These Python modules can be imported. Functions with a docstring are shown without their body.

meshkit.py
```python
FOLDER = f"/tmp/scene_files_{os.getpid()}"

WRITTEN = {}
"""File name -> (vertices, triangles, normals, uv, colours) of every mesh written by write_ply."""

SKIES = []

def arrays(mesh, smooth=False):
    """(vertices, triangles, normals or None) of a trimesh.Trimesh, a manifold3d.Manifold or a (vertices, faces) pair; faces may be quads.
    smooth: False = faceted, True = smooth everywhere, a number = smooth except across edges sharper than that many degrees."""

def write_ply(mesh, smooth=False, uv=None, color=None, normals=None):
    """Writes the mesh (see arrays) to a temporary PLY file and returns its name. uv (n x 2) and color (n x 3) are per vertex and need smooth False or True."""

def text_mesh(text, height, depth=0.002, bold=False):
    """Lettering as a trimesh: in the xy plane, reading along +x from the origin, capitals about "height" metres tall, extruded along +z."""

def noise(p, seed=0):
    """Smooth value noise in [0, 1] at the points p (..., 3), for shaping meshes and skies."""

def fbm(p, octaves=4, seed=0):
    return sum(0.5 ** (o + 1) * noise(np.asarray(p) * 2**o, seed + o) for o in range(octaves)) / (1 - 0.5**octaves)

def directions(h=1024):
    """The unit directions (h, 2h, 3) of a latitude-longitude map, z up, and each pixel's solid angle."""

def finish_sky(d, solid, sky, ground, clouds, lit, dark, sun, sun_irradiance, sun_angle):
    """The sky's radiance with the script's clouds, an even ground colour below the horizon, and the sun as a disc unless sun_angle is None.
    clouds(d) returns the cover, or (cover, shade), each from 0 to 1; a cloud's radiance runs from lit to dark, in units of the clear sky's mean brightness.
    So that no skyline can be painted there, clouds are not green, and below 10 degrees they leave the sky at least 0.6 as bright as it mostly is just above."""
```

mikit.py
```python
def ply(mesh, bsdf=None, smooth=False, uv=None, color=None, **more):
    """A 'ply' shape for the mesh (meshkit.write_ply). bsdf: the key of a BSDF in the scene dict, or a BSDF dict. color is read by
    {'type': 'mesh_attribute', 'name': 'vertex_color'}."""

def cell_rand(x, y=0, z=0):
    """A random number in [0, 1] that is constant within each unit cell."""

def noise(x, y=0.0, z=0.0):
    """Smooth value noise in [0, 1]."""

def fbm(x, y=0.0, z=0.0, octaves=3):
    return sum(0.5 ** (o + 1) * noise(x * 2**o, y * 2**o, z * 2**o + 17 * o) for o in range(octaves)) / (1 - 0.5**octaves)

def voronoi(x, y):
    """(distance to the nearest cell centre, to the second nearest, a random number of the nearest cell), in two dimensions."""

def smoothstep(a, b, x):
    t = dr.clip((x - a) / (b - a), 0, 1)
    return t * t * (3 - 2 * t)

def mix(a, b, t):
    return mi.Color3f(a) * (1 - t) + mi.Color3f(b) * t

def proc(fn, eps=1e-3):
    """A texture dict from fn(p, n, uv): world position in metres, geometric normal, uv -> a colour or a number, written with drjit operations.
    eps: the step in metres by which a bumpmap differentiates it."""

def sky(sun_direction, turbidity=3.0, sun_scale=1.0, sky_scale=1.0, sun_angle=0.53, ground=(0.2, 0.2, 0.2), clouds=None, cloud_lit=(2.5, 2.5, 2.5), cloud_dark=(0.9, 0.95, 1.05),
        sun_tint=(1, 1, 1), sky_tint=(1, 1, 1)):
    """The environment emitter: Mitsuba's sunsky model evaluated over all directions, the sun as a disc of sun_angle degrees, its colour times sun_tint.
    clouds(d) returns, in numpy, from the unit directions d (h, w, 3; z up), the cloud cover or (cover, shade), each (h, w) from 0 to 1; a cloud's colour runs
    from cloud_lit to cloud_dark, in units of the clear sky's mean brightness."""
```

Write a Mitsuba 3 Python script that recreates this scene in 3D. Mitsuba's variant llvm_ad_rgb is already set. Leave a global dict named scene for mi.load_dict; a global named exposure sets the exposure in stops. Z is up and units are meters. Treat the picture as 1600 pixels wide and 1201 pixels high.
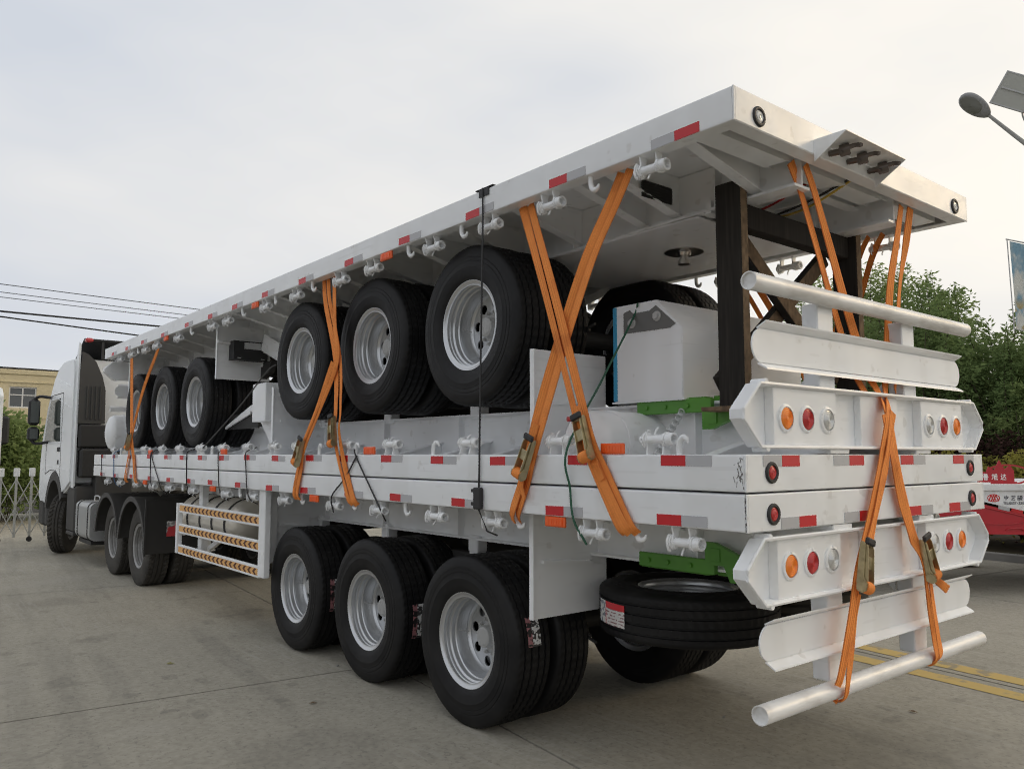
import math, random
import numpy as np, trimesh, mitsuba as mi, drjit as dr
from shapely.geometry import Polygon, Point, LineString, box as sbox
from shapely.ops import unary_union
from shapely import affinity
import mikit, meshkit

T4 = mi.ScalarTransform4f
PI = math.pi
rng = np.random.default_rng(7)
scene, labels = {}, {}

# ------------------------------------------------------------------ camera, sky, exposure
CAM = np.array([-2.0323, 4.1996, 1.7287])
YAW, PITCH = -0.684855, 0.08711
FW = np.array([math.cos(YAW) * math.cos(PITCH), math.sin(YAW) * math.cos(PITCH), math.sin(PITCH)])
scene['camera'] = {'type': 'perspective', 'fov': math.degrees(2 * math.atan(800 / 1251.26)), 'fov_axis': 'x', 'near_clip': 0.1, 'far_clip': 2000.0,
                   'to_world': T4().look_at(origin=CAM.tolist(), target=(CAM + FW).tolist(), up=[0, 0, 1])}
exposure = 2.86
SUN = np.array([-0.42, -0.86, 0.36]); SUN /= np.linalg.norm(SUN)


def overcast(d):
    n = meshkit.fbm(np.stack([d[..., 0] * 3.2, d[..., 1] * 3.2, d[..., 2] * 7.0], -1), 5, 3)
    glow = np.clip((d @ SUN + 0.15) / 1.15, 0, 1) ** 1.5
    low = np.exp(-np.clip(d[..., 2], 0, 1) / 0.30)
    return np.ones(d.shape[:2]), np.clip(0.88 - 0.72 * glow - 0.10 * low + 0.60 * (n - 0.5), 0, 1)


scene['sky'] = mikit.sky(SUN, turbidity=3, sun_scale=0.05, sun_angle=16, clouds=overcast, cloud_lit=(2.34, 2.18, 1.89), cloud_dark=(1.22, 1.31, 1.46), ground=(0.2, 0.19, 0.18))

# ------------------------------------------------------------------ scene helpers
count = {}


def numbered(name):
    n = count.get(name, -1) + 1
    count[name] = n
    return name if n == 0 else f'{name}_{n:03d}'


def thing(name, label, cat, group=None):
    k = numbered(name)
    labels[k] = {'label': label, 'category': cat}
    if group:
        labels[k]['group'] = group
    return k


def setting(name, shape, kind='structure', **more):
    k = numbered(name)
    scene[k] = shape
    labels[k] = {'kind': kind, **more}
    return k


def part(parent, name, shape, M=None, label=None):
    k = numbered(parent + '__' + name)
    scene[k] = shape if M is None else {**shape, 'to_world': T4(np.asarray(M, float).tolist())}
    if label:
        labels[k] = {'label': label}
    return k


def single(name, shape, label, cat, group=None, M=None):
    k = thing(name, label, cat, group)
    scene[k] = shape if M is None else {**shape, 'to_world': T4(np.asarray(M, float).tolist())}
    return k


def S(mesh, mat, smooth=False, **kw):
    if isinstance(mesh, (list, tuple)) and len(mesh) and isinstance(mesh[0], trimesh.Trimesh):
        mesh = cat(mesh)
    return mikit.ply(mesh, 'm_' + mat, smooth=smooth, **kw)


def cat(ms):
    return trimesh.util.concatenate(list(ms))


def tr(x=0, y=0, z=0):
    m = np.eye(4); m[:3, 3] = (x, y, z); return m


def rot(axis, deg):
    return trimesh.transformations.rotation_matrix(math.radians(deg), {'x': [1, 0, 0], 'y': [0, 1, 0], 'z': [0, 0, 1]}[axis])


def mv(m, M):
    m = m.copy(); m.apply_transform(M); return m


def tm(v, f):
    f = np.asarray(f)
    if f.shape[1] == 4:
        f = np.vstack([f[:, [0, 1, 2]], f[:, [0, 2, 3]]])
    return trimesh.Trimesh(np.asarray(v, float), f, process=False)


_Q = np.array([[0, 1, 3, 2], [4, 6, 7, 5], [0, 4, 5, 1], [2, 3, 7, 6], [0, 2, 6, 4], [1, 5, 7, 3]])


def bx(x0, x1, y0, y1, z0, z1, b=0.0):
    if b <= 0:
        v = [[x, y, z] for x in (x0, x1) for y in (y0, y1) for z in (z0, z1)]
        return tm(v, _Q)
    v = []
    for x, sx in ((x0, 1), (x1, -1)):
        for y, sy in ((y0, 1), (y1, -1)):
            for z, sz in ((z0, 1), (z1, -1)):
                v += [[x, y + sy * b, z + sz * b], [x + sx * b, y, z + sz * b], [x + sx * b, y + sy * b, z]]
    return trimesh.Trimesh(*(lambda h: (h.vertices, h.faces))(trimesh.convex.convex_hull(np.array(v))), process=False)


def bar(p, q, w, h, up=(0, 0, 1), b=0.0):
    """A beam from p to q, w wide across and h high along up."""
    p, q = np.asarray(p, float), np.asarray(q, float)
    d = q - p; L = np.linalg.norm(d); d /= L
    s = np.cross(up, d); s /= np.linalg.norm(s); u = np.cross(d, s)
    M = np.eye(4); M[:3, 0], M[:3, 1], M[:3, 2], M[:3, 3] = d, s, u, p
    return mv(bx(0, L, -w / 2, w / 2, -h / 2, h / 2, b), M)


def prism(poly, axis, a0, a1):
    """A shapely polygon extruded from a0 to a1 along an axis: 'y' takes (x, z), 'x' takes (y, z), 'z' takes (x, y)."""
    if not isinstance(poly, Polygon) and not hasattr(poly, 'geoms'):
        poly = Polygon(poly)
    out = []
    for g in getattr(poly, 'geoms', [poly]):
        m = trimesh.creation.extrude_polygon(g, a1 - a0, engine='earcut')
        v = m.vertices.copy(); v[:, 2] += a0
        f = m.faces
        if axis == 'y':
            v = v[:, [0, 2, 1]]; f = f[:, ::-1]
        elif axis == 'x':
            v = v[:, [2, 0, 1]]
        out.append(trimesh.Trimesh(v, f, process=False))
    return cat(out)


def lathe(prof, n=48, axis='y', closed=False):
    """Profile of (along axis, radius) turned about an axis."""
    p = np.asarray(prof, float); a = np.arange(n) * 2 * PI / n
    k = len(p)
    v = np.stack([np.outer(np.cos(a), p[:, 1]), np.repeat(p[None, :, 0], n, 0), np.outer(np.sin(a), p[:, 1])], -1).reshape(-1, 3)
    i, j = np.meshgrid(np.arange(n), np.arange(k if closed else k - 1), indexing='ij')
    f = np.stack([i * k + j, i * k + (j + 1) % k, ((i + 1) % n) * k + (j + 1) % k, ((i + 1) % n) * k + j], -1).reshape(-1, 4)
    m = tm(v, f)
    if axis == 'x':
        m.vertices = m.vertices[:, [1, 2, 0]]
    elif axis == 'z':
        m.vertices = m.vertices[:, [2, 0, 1]]
    return m


def cyl(p, q, r, n=20, r2=None):
    p, q = np.asarray(p, float), np.asarray(q, float)
    L = np.linalg.norm(q - p)
    r2 = r if r2 is None else r2
    c = min(0.1 * min(r, r2), 0.004)
    m = lathe([(0, 1e-5), (0, r - c), (c, r), (L - c, r2), (L, r2 - c), (L, 1e-5)], n, 'z')
    return mv(m, trimesh.geometry.align_vectors([0, 0, 1], (q - p) / L)).apply_translation(p)


def smooth_path(pts, n=8):
    P = np.asarray(pts, float)
    if len(P) < 3:
        t = np.linspace(0, 1, n + 1)[:, None]
        return P[0] * (1 - t) + P[-1] * t
    E = np.vstack([2 * P[0] - P[1], P, 2 * P[-1] - P[-2]])
    out = []
    for i in range(1, len(E) - 2):
        for t in np.arange(n) / n:
            a, b, c, d = E[i - 1], E[i], E[i + 1], E[i + 2]
            out.append(0.5 * (2 * b + (c - a) * t + (2 * a - 5 * b + 4 * c - d) * t * t + (3 * b - a - 3 * c + d) * t ** 3))
    out.append(P[-1])
    return np.array(out)


def tube(pts, r, sides=8, n=0):
    p = smooth_path(pts, n) if n else np.asarray(pts, float)
    r = np.broadcast_to(r, (len(p),)) if np.ndim(r) == 0 else np.interp(np.linspace(0, 1, len(p)), np.linspace(0, 1, len(r)), r)
    t = np.gradient(p, axis=0); t /= np.linalg.norm(t, axis=1, keepdims=True) + 1e-12
    ref = np.array([0.31, 0.2, 0.93]) if abs(t[0, 2]) < 0.8 else np.array([0.9, 0.3, 0.1])
    a = np.cross(t, ref); a /= np.linalg.norm(a, axis=1, keepdims=True) + 1e-9
    b = np.cross(t, a); g = np.arange(sides) * 2 * PI / sides
    v = p[:, None] + r[:, None, None] * (np.cos(g)[None, :, None] * a[:, None] + np.sin(g)[None, :, None] * b[:, None])
    i, j = np.meshgrid(np.arange(len(p) - 1), np.arange(sides), indexing='ij')
    f = np.stack([i * sides + j, i * sides + (j + 1) % sides, (i + 1) * sides + (j + 1) % sides, (i + 1) * sides + j], -1).reshape(-1, 4)
    caps = [[0, k + 1, k] for k in range(1, sides - 1)] + [[(len(p) - 1) * sides, (len(p) - 1) * sides + k, (len(p) - 1) * sides + k + 1] for k in range(1, sides - 1)]
    m = tm(v.reshape(-1, 3), f)
    return trimesh.Trimesh(m.vertices, np.vstack([m.faces, caps]), process=False)


def strokes(glyph, size, width):
    """Brush strokes (polylines in a unit square) as one flat outline."""
    return affinity.scale(unary_union([LineString(s).buffer(width / size / 2, cap_style=2, join_style=2) for s in glyph]), size, size, origin=(0, 0))


# ------------------------------------------------------------------ materials
def mat(name, d):
    scene['m_' + name] = {'type': 'twosided', 'bsdf': d} if d['type'] not in ('principledthin', 'thindielectric', 'dielectric') else d


def rgb(*c):
    return {'type': 'rgb', 'value': list(c)}


def plain(name, c, rough=0.5, metallic=0.0, spec=0.5, **kw):
    mat(name, {'type': 'principled', 'base_color': rgb(*c), 'roughness': rough, 'metallic': metallic, 'specular': spec, **kw})


def proc_mat(name, fn, rough=0.5, metallic=0.0, spec=0.5, bump=None, bscale=0.01, **kw):
    d = {'type': 'principled', 'base_color': mikit.proc(fn), 'roughness': rough if not callable(rough) else mikit.proc(rough), 'metallic': metallic, 'specular': spec, **kw}
    if bump:
        d = {'type': 'bumpmap', 'arbitrary': mikit.proc(bump), 'scale': bscale, 'bsdf': d}
    mat(name, d)


N, F, mix, sst = mikit.noise, mikit.fbm, mikit.mix, mikit.smoothstep


def f_white(p, n, uv):
    big = F(p.x * 0.9 + 3, p.y * 1.7, p.z * 3.1, 3)
    streak = N(p.x * 9 + p.y * 9, 4.0, p.z * 1.3)
    spots = sst(0.70, 0.80, F(p.x * 14, p.y * 14, p.z * 11, 3))
    c = mix((0.70, 0.715, 0.73), (0.80, 0.805, 0.80), big)
    c = mix(c, (0.58, 0.57, 0.54), 0.20 * sst(0.45, 0.9, streak))
    c = mix(c, (0.45, 0.42, 0.38), 0.30 * spots)
    scuff = sst(0.74, 0.80, N(p.x * 7 + p.z * 5, p.y * 7, p.z * 42)) * sst(0.5, 0.62, N(p.x * 1.7, p.y * 1.7, p.z * 3 + 7))
    return mix(c, (0.38, 0.37, 0.36), 0.10 * scuff)


proc_mat('white_paint', f_white, 0.33, spec=0.5, bump=lambda p, n, uv: F(p.x * 5, p.y * 5, p.z * 6, 2) + 0.06 * N(p.x * 60, p.y * 60, p.z * 60), bscale=0.006)


def f_rubber(p, n, uv):
    d = F(p.x * 7, p.y * 7, p.z * 7, 3)
    return mix((0.006, 0.006, 0.0068), (0.021, 0.020, 0.019), d * d)


proc_mat('rubber', f_rubber, 0.55, spec=0.24)
proc_mat('worn_rubber', lambda p, n, uv: mix((0.03, 0.029, 0.027), (0.085, 0.078, 0.068), F(p.x * 6, p.y * 6, p.z * 6, 3)), 0.8, spec=0.3)
plain('rim_silver', (0.56, 0.57, 0.58), 0.30, metallic=0.75)
proc_mat('rim_dusty', lambda p, n, uv: mix((0.22, 0.21, 0.20), (0.40, 0.40, 0.39), F(p.x * 9, p.y * 9, p.z * 9)), 0.5, metallic=0.4)
plain('hub_grey', (0.36, 0.36, 0.35), 0.5)
plain('black_plastic', (0.018, 0.018, 0.019), 0.55)
plain('black_steel', (0.022, 0.021, 0.020), 0.6)
plain('dark_grey', (0.055, 0.053, 0.050), 0.6)
plain('frame_dark', (0.03, 0.028, 0.026), 0.7)
plain('tape_red', (0.50, 0.014, 0.018), 0.35)
plain('tape_silver', (0.42, 0.42, 0.43), 0.4)
plain('lens_amber', (0.85, 0.26, 0.03), 0.2, clearcoat=0.8)
plain('lens_red', (0.48, 0.03, 0.03), 0.2, clearcoat=0.8)
plain('lens_clear', (0.62, 0.62, 0.60), 0.15, metallic=0.3, clearcoat=0.8)
plain('marker_orange', (0.80, 0.12, 0.02), 0.3, clearcoat=0.5)
proc_mat('green_paint', lambda p, n, uv: mix((0.06, 0.20, 0.02), (0.09, 0.29, 0.03), F(p.x * 8, p.y * 8, p.z * 8)), 0.35)
plain('blue_paint', (0.03, 0.25, 0.42), 0.4)
plain('chevron_base', (0.66, 0.36, 0.12), 0.4)
plain('chevron_dark', (0.10, 0.03, 0.012), 0.45)
plain('galvanised', (0.56, 0.57, 0.57), 0.45, metallic=0.5)
plain('chrome', (0.62, 0.60, 0.57), 0.18, metallic=1.0)
proc_mat('zinc_yellow', lambda p, n, uv: mix((0.26, 0.22, 0.13), (0.56, 0.48, 0.29), F(p.x * 35, p.y * 35, p.z * 35, 3)), 0.34, metallic=0.85)
proc_mat('pipe_paint', lambda p, n, uv: mix((0.74, 0.74, 0.73), (0.58, 0.57, 0.55), sst(0.45, 0.75, F(p.x * 14, p.y * 6, p.z * 14, 4))), 0.40, metallic=0.1)
def f_web(p, n, uv):
    s = 0.5 + 0.5 * dr.sin(uv.x * 44.0)
    e = sst(0.40, 0.5, dr.abs(uv.x - 0.5))
    c = mix((0.52, 0.115, 0.02), (0.95, 0.36, 0.09), 0.15 + 0.65 * s + 0.2 * F(p.x * 30 + p.y * 30, 1.0, p.z * 9.0, 2))
    return mix(c, (0.36, 0.08, 0.02), 0.5 * e + 0.35 * sst(0.55, 0.75, F(p.x * 6, p.y * 6, p.z * 6)))


proc_mat('webbing', f_web, 0.75, spec=0.25)
plain('stainless', (0.74, 0.70, 0.62), 0.34, metallic=0.6)
plain('aluminium', (0.55, 0.56, 0.56), 0.38, metallic=0.7)
plain('cab_white', (0.70, 0.72, 0.73), 0.28, clearcoat=0.5)
plain('cab_glass', (0.045, 0.055, 0.05), 0.06, spec=0.7)
plain('red_paint', (0.42, 0.012, 0.022), 0.3, clearcoat=0.4)
plain('lettering_white', (0.8, 0.8, 0.78), 0.5)
plain('lettering_dark', (0.03, 0.03, 0.05), 0.5)
plain('lettering_red', (0.55, 0.03, 0.03), 0.5)
plain('cord_green', (0.02, 0.09, 0.05), 0.6)
plain('cord_yellow', (0.55, 0.38, 0.05), 0.5)
plain('cord_blue', (0.05, 0.12, 0.25), 0.6)


def f_wood(p, n, uv):
    g = N(p.x * 60, p.y * 60, p.z * 3.0) * 0.6 + 0.4 * N(p.x * 150, p.y * 150, p.z * 8)
    return mix((0.020, 0.018, 0.016), (0.050, 0.043, 0.036), g * g)


def f_cutwood(p, n, uv):
    g = N(p.x * 60 + p.z * 20, p.y * 60, p.z * 30) * 0.5 + 0.5 * F(p.x * 25, p.y * 25, p.z * 12, 3)
    return mix((0.05, 0.036, 0.024), (0.26, 0.18, 0.11), g)


proc_mat('dark_wood', f_wood, 0.8, spec=0.2, bump=lambda p, n, uv: N(p.x * 60, p.y * 60, p.z * 3.0), bscale=0.004)
proc_mat('cut_wood', f_cutwood, 0.85, spec=0.2)


def f_label(p, n, uv):
    txt = sst(0.42, 0.52, N(uv.x * 26, uv.y * 12, 3.0)) * sst(0.2, 0.35, dr.abs(uv.y * 7 - dr.floor(uv.y * 7) - 0.5))
    pic = mix((0.62, 0.62, 0.6), (0.22, 0.24, 0.28), sst(0.45, 0.6, N(uv.x * 14, uv.y * 9, 1.0)))
    left = mix((0.60, 0.59, 0.57), (0.20, 0.04, 0.05), txt * 0.8)
    left = mix(left, (0.58, 0.03, 0.04), sst(0.70, 0.72, uv.y))
    c = dr.select(uv.x > 0.36, left, pic)
    return mix(c, (0.58, 0.03, 0.04), sst(0.345, 0.35, uv.x) * (1 - sst(0.375, 0.38, uv.x)))


proc_mat('tyre_label', f_label, 0.3)


def f_strip(p, n, uv):
    txt = sst(0.40, 0.50, N(uv.x * 22, uv.y * 7, 5.0))
    white = mix((0.05, 0.05, 0.05), (0.62, 0.62, 0.61), txt)
    red = mix((0.03, 0.025, 0.025), (0.34, 0.15, 0.16), sst(0.40, 0.55, N(uv.x * 16, uv.y * 5, 9.0)))
    return dr.select(uv.y > 0.62, red, white)


proc_mat('tyre_strip', f_strip, 0.35)


def f_paper(p, n, uv):
    lines = sst(0.45, 0.55, N(p.z * 95, p.x * 40 + p.y * 40, 2.0))
    c = mix((0.62, 0.62, 0.60), (0.16, 0.14, 0.14), lines * 0.8)
    return mix(c, (0.55, 0.05, 0.06), sst(0.52, 0.58, N(p.z * 11 + 3.0, p.x * 9, p.y * 9)))


proc_mat('printed_paper', f_paper, 0.35)


def f_concrete(p, n, uv):
    s = p.x * 0.993 - p.y * 0.12
    t = p.x * 0.12 + p.y * 0.993
    big = F(s * 0.35, t * 0.35, 0.0, 4)
    mid = F(s * 2.3, t * 2.3, 1.0, 4)
    fine = F(s * 38, t * 38, 2.0, 3)
    brush = F(s * 2.2, t * 26, 3.0, 3)
    c = mix((0.236, 0.220, 0.180), (0.335, 0.314, 0.262), 0.42 * big + 0.30 * mid + 0.28 * brush)
    c = c * (0.82 + 0.36 * fine)
    oil = sst(0.62, 0.76, F(s * 0.9 + 5, t * 0.9 + 2, 6.0, 4))
    c = mix(c, (0.075, 0.070, 0.064), 0.20 * oil)
    tyre = sst(0.60, 0.75, F(s * 0.22, t * 3.2, 9.0, 3))
    c = mix(c, (0.09, 0.085, 0.08), 0.16 * tyre)
    dust = sst(0.60, 0.8, F(s * 1.6 + 9, t * 1.3, 12.0, 4))
    c = mix(c, (0.34, 0.32, 0.28), 0.25 * dust)
    vd, v2, w = mikit.voronoi(s * 0.23 + 0.5 * F(s * 1.1, t * 1.1, 3.0, 3), t * 0.23 + 0.5 * F(s * 1.1, t * 1.1, 5.0, 3))
    crack = (1 - sst(0.003, 0.010, v2 - vd)) * sst(0.45, 0.6, N(s * 0.4, t * 0.4, 2.0))
    drip = sst(0.80, 0.86, N(s * 5.5, t * 5.5, 31.0)) * sst(0.45, 0.6, N(s * 0.8, t * 0.8, 33.0))
    c = mix(c, (0.09, 0.085, 0.075), 0.22 * drip)
    grit = sst(0.80, 0.88, N(s * 60, t * 60, 41.0))
    c = mix(c, (0.10, 0.095, 0.085), 0.28 * grit)
    scr = sst(0.72, 0.80, N(s * 2.0 + t * 9.0, t * 55 - s * 6.0, 7.0)) * sst(0.45, 0.65, N(s * 0.7, t * 0.7, 21.0))
    c = mix(c, (0.36, 0.345, 0.31), 0.22 * scr)
    return mix(c, (0.06, 0.056, 0.05), 0.12 * crack)


proc_mat('concrete', f_concrete, 0.86, spec=0.25, bump=lambda p, n, uv: F(p.x * 22, p.y * 22, 0.0, 3) + 0.6 * F(p.x * 3, p.y * 3, 4.0, 2), bscale=0.004)
plain('joint_dark', (0.045, 0.042, 0.038), 0.95)


def f_yellow(p, n, uv):
    w = F(p.x * 9, p.y * 9, 0.0, 4)
    return mix((0.44, 0.32, 0.12), (0.22, 0.20, 0.16), 0.8 * sst(0.60, 0.80, w))


proc_mat('road_yellow', f_yellow, 0.8, spec=0.2)
proc_mat('kerb_stone', lambda p, n, uv: mix((0.16, 0.155, 0.145), (0.30, 0.29, 0.27), F(p.x * 4, p.y * 4, p.z * 4)), 0.85)
proc_mat('soil', lambda p, n, uv: mix((0.05, 0.042, 0.03), (0.11, 0.09, 0.06), F(p.x * 2, p.y * 2, 0.0)), 0.95)


def leaf(name, a, b, scale=2.0, tr_=0.35):
    def fn(p, n, uv):
        return mix(a, b, 0.55 * N(p.x * scale, p.y * scale, p.z * scale) + 0.45 * N(p.x * 23, p.y * 23, p.z * 23))
    scene['m_' + name] = {'type': 'principledthin', 'base_color': mikit.proc(fn), 'roughness': 0.55, 'diff_trans': tr_, 'spec_trans': 0.0}


leaf('leaf_dark', (0.120, 0.185, 0.070), (0.260, 0.340, 0.140), 1.3, 1.0)
leaf('leaf_mid', (0.170, 0.240, 0.085), (0.330, 0.400, 0.165), 1.3, 1.0)
leaf('leaf_golden', (0.220, 0.230, 0.055), (0.460, 0.410, 0.110), 1.6, 1.0)
leaf('leaf_purple', (0.040, 0.022, 0.022), (0.095, 0.055, 0.045), 1.6, 0.4)
proc_mat('bark', lambda p, n, uv: mix((0.045, 0.037, 0.030), (0.13, 0.105, 0.08), N(p.x * 30, p.y * 30, p.z * 6)), 0.9, spec=0.1)
proc_mat('yellow_wall', lambda p, n, uv: mix((0.60, 0.52, 0.33), (0.70, 0.61, 0.40), F(p.x * .5 + p.y * .5, 1.0, p.z * 1.2, 3)), 0.85)
plain('window_glass', (0.07, 0.08, 0.085), 0.08, spec=0.7)
plain('window_frame_white', (0.7, 0.7, 0.68), 0.5)
proc_mat('banner_cloth', lambda p, n, uv: mix(mix((0.20, 0.33, 0.41), (0.58, 0.58, 0.53), sst(0.35, 0.60, F(p.x * 4 + p.y * 4, 1.0, p.z * 2.6, 4))),
                                              (0.40, 0.33, 0.18), sst(0.45, 0.6, F(p.x * 5 + p.y * 5, 2.0, p.z * 7.0)) * (1 - sst(4.2, 4.4, p.z))), 0.7, spec=0.2)
plain('solar_back', (0.36, 0.36, 0.32), 0.6)
plain('pole_grey', (0.42, 0.42, 0.41), 0.45)
plain('dark_plastic', (0.045, 0.043, 0.040), 0.55)
plain('lens_grey', (0.20, 0.205, 0.185), 0.25)
plain('lamp_shell', (0.30, 0.30, 0.30), 0.4)
plain('gate_steel', (0.46, 0.46, 0.43), 0.45, metallic=0.3)
plain('plate_grey', (0.13, 0.13, 0.125), 0.5)
plain('dark_metal', (0.16, 0.14, 0.13), 0.3, metallic=0.8)
plain('scrape_grey', (0.16, 0.155, 0.15), 0.7)

# ------------------------------------------------------------------ wheels (local: axle along y, outer face towards +y, tyre centre at the origin)
def tyre_mesh(R=0.54, n=180):
    h = [(-.112, .292), (-.132, .305), (-.146, .345), (-.1515, .385), (-.1535, .388), (-.1535, .394), (-.1515, .397), (-.150, .425), (-.1475, .427), (-.1475, .431), (-.149, .433), (-.148, .452), (-.1445, .455), (-.1445, .461), (-.1455, .464), (-.143, .482), (-.137, R - .030), (-.130, R - .014), (-.118, R - .004), (-.106, R - .001)]
    g = []
    for y in (-.080, -.028, .028, .080):
        g += [(y - .0075, R), (y - .0045, R - .014), (y + .0045, R - .014), (y + .0075, R)]
    m = lathe(h + g + [(-y, r) for y, r in h[::-1]], n)
    v = m.vertices; k = len(h) * 2 + len(g)
    seg = np.arange(len(v)) // k; r = np.hypot(v[:, 0], v[:, 2])
    ed = (r > R - .0015) & (np.abs(v[:, 1]) < .1075)
    s = np.where(ed & (seg % 3 == 0), (R - .007) / R, 1.0)
    v[:, 0] *= s; v[:, 2] *= s
    m.vertices = v
    return m


def lug_tyre_mesh(R=0.545, n=160):
    prof = [(-.112, .292), (-.140, .32), (-.152, .39), (-.148, .45), (-.140, R - .045), (-.134, R - .02), (-.126, R - .002)]
    ys = list(np.linspace(-.110, .110, 17))
    p = prof + [(y, R) for y in ys] + [(-y, r) for y, r in prof[::-1]]
    m = lathe(p, n)
    v = m.vertices; a = np.arctan2(v[:, 2], v[:, 0]); r = np.hypot(v[:, 0], v[:, 2]); y = v[:, 1]
    ph = (a * 40 / (2 * PI) + np.where(y > 0, .5, 0) + np.abs(y) * 4) % 1.0
    gap = ((ph < .38) & (np.abs(y) > .055) & (r > R - .03)) | ((np.abs(y) < .012) & (r > R - .03)) | ((np.abs(np.abs(y) - .055) < .008) & (r > R - .03))
    s = np.where(gap, (r - .018) / r, 1.0)
    v[:, 0] *= s; v[:, 2] *= s
    m.vertices = v
    return m


def rim_mesh():
    lip = [(.116, .270), (.118, .284), (.124, .292), (.1285, .298), (.129, .303), (.124, .306), (.112, .300)]
    barrel = [(.118, .284), (.108, .279), (.092, .277), (.088, .271), (.082, .271), (.076, .275), (.066, .274), (.058, .262), (.030, .259), (.024, .252), (.014, .252), (.006, .256), (-.020, .253), (-.040, .246), (-.056, .240)]
    back = [(-.056, .246), (-.10, .262), (-.122, .298), (-.126, .296), (-.108, .27), (-.056, .238)]
    cone = [(-.044, .246), (-.066, .238), (-.078, .226), (-.080, .212)]
    ring = Point(0, 0).buffer(.2165, 32).difference(Point(0, 0).buffer(.085, 20))
    for k in range(8):
        a = 2 * PI * k / 8 + .2
        ring = ring.difference(affinity.translate(Point(0, 0).buffer(.0335, 12), .172 * math.cos(a), .172 * math.sin(a)))
    return cat([lathe(lip, 64), lathe(barrel, 64), lathe(back, 48), lathe(cone, 64), prism(ring, 'y', -.086, -.076)])


def hub_mesh():
    m = [lathe([(-.12, .10), (-.076, .10), (-.070, .088), (-.062, .074), (-.030, .070), (-.010, .066), (-.003, .056), (.0, .040), (.001, 1e-4)], 32)]
    for k in range(10):
        a = 2 * PI * k / 10
        c = np.array([.112 * math.cos(a), -.078, .112 * math.sin(a)])
        m.append(lathe([(0, .013), (.020, .013), (.022, .009), (.030, .008), (.032, 1e-4)], 6).apply_translation(c))
    v = tube([(.20, -.045, .0), (.205, .0, .01), (.21, .03, .015)], .004, 5)
    return cat(m + [v])


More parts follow.
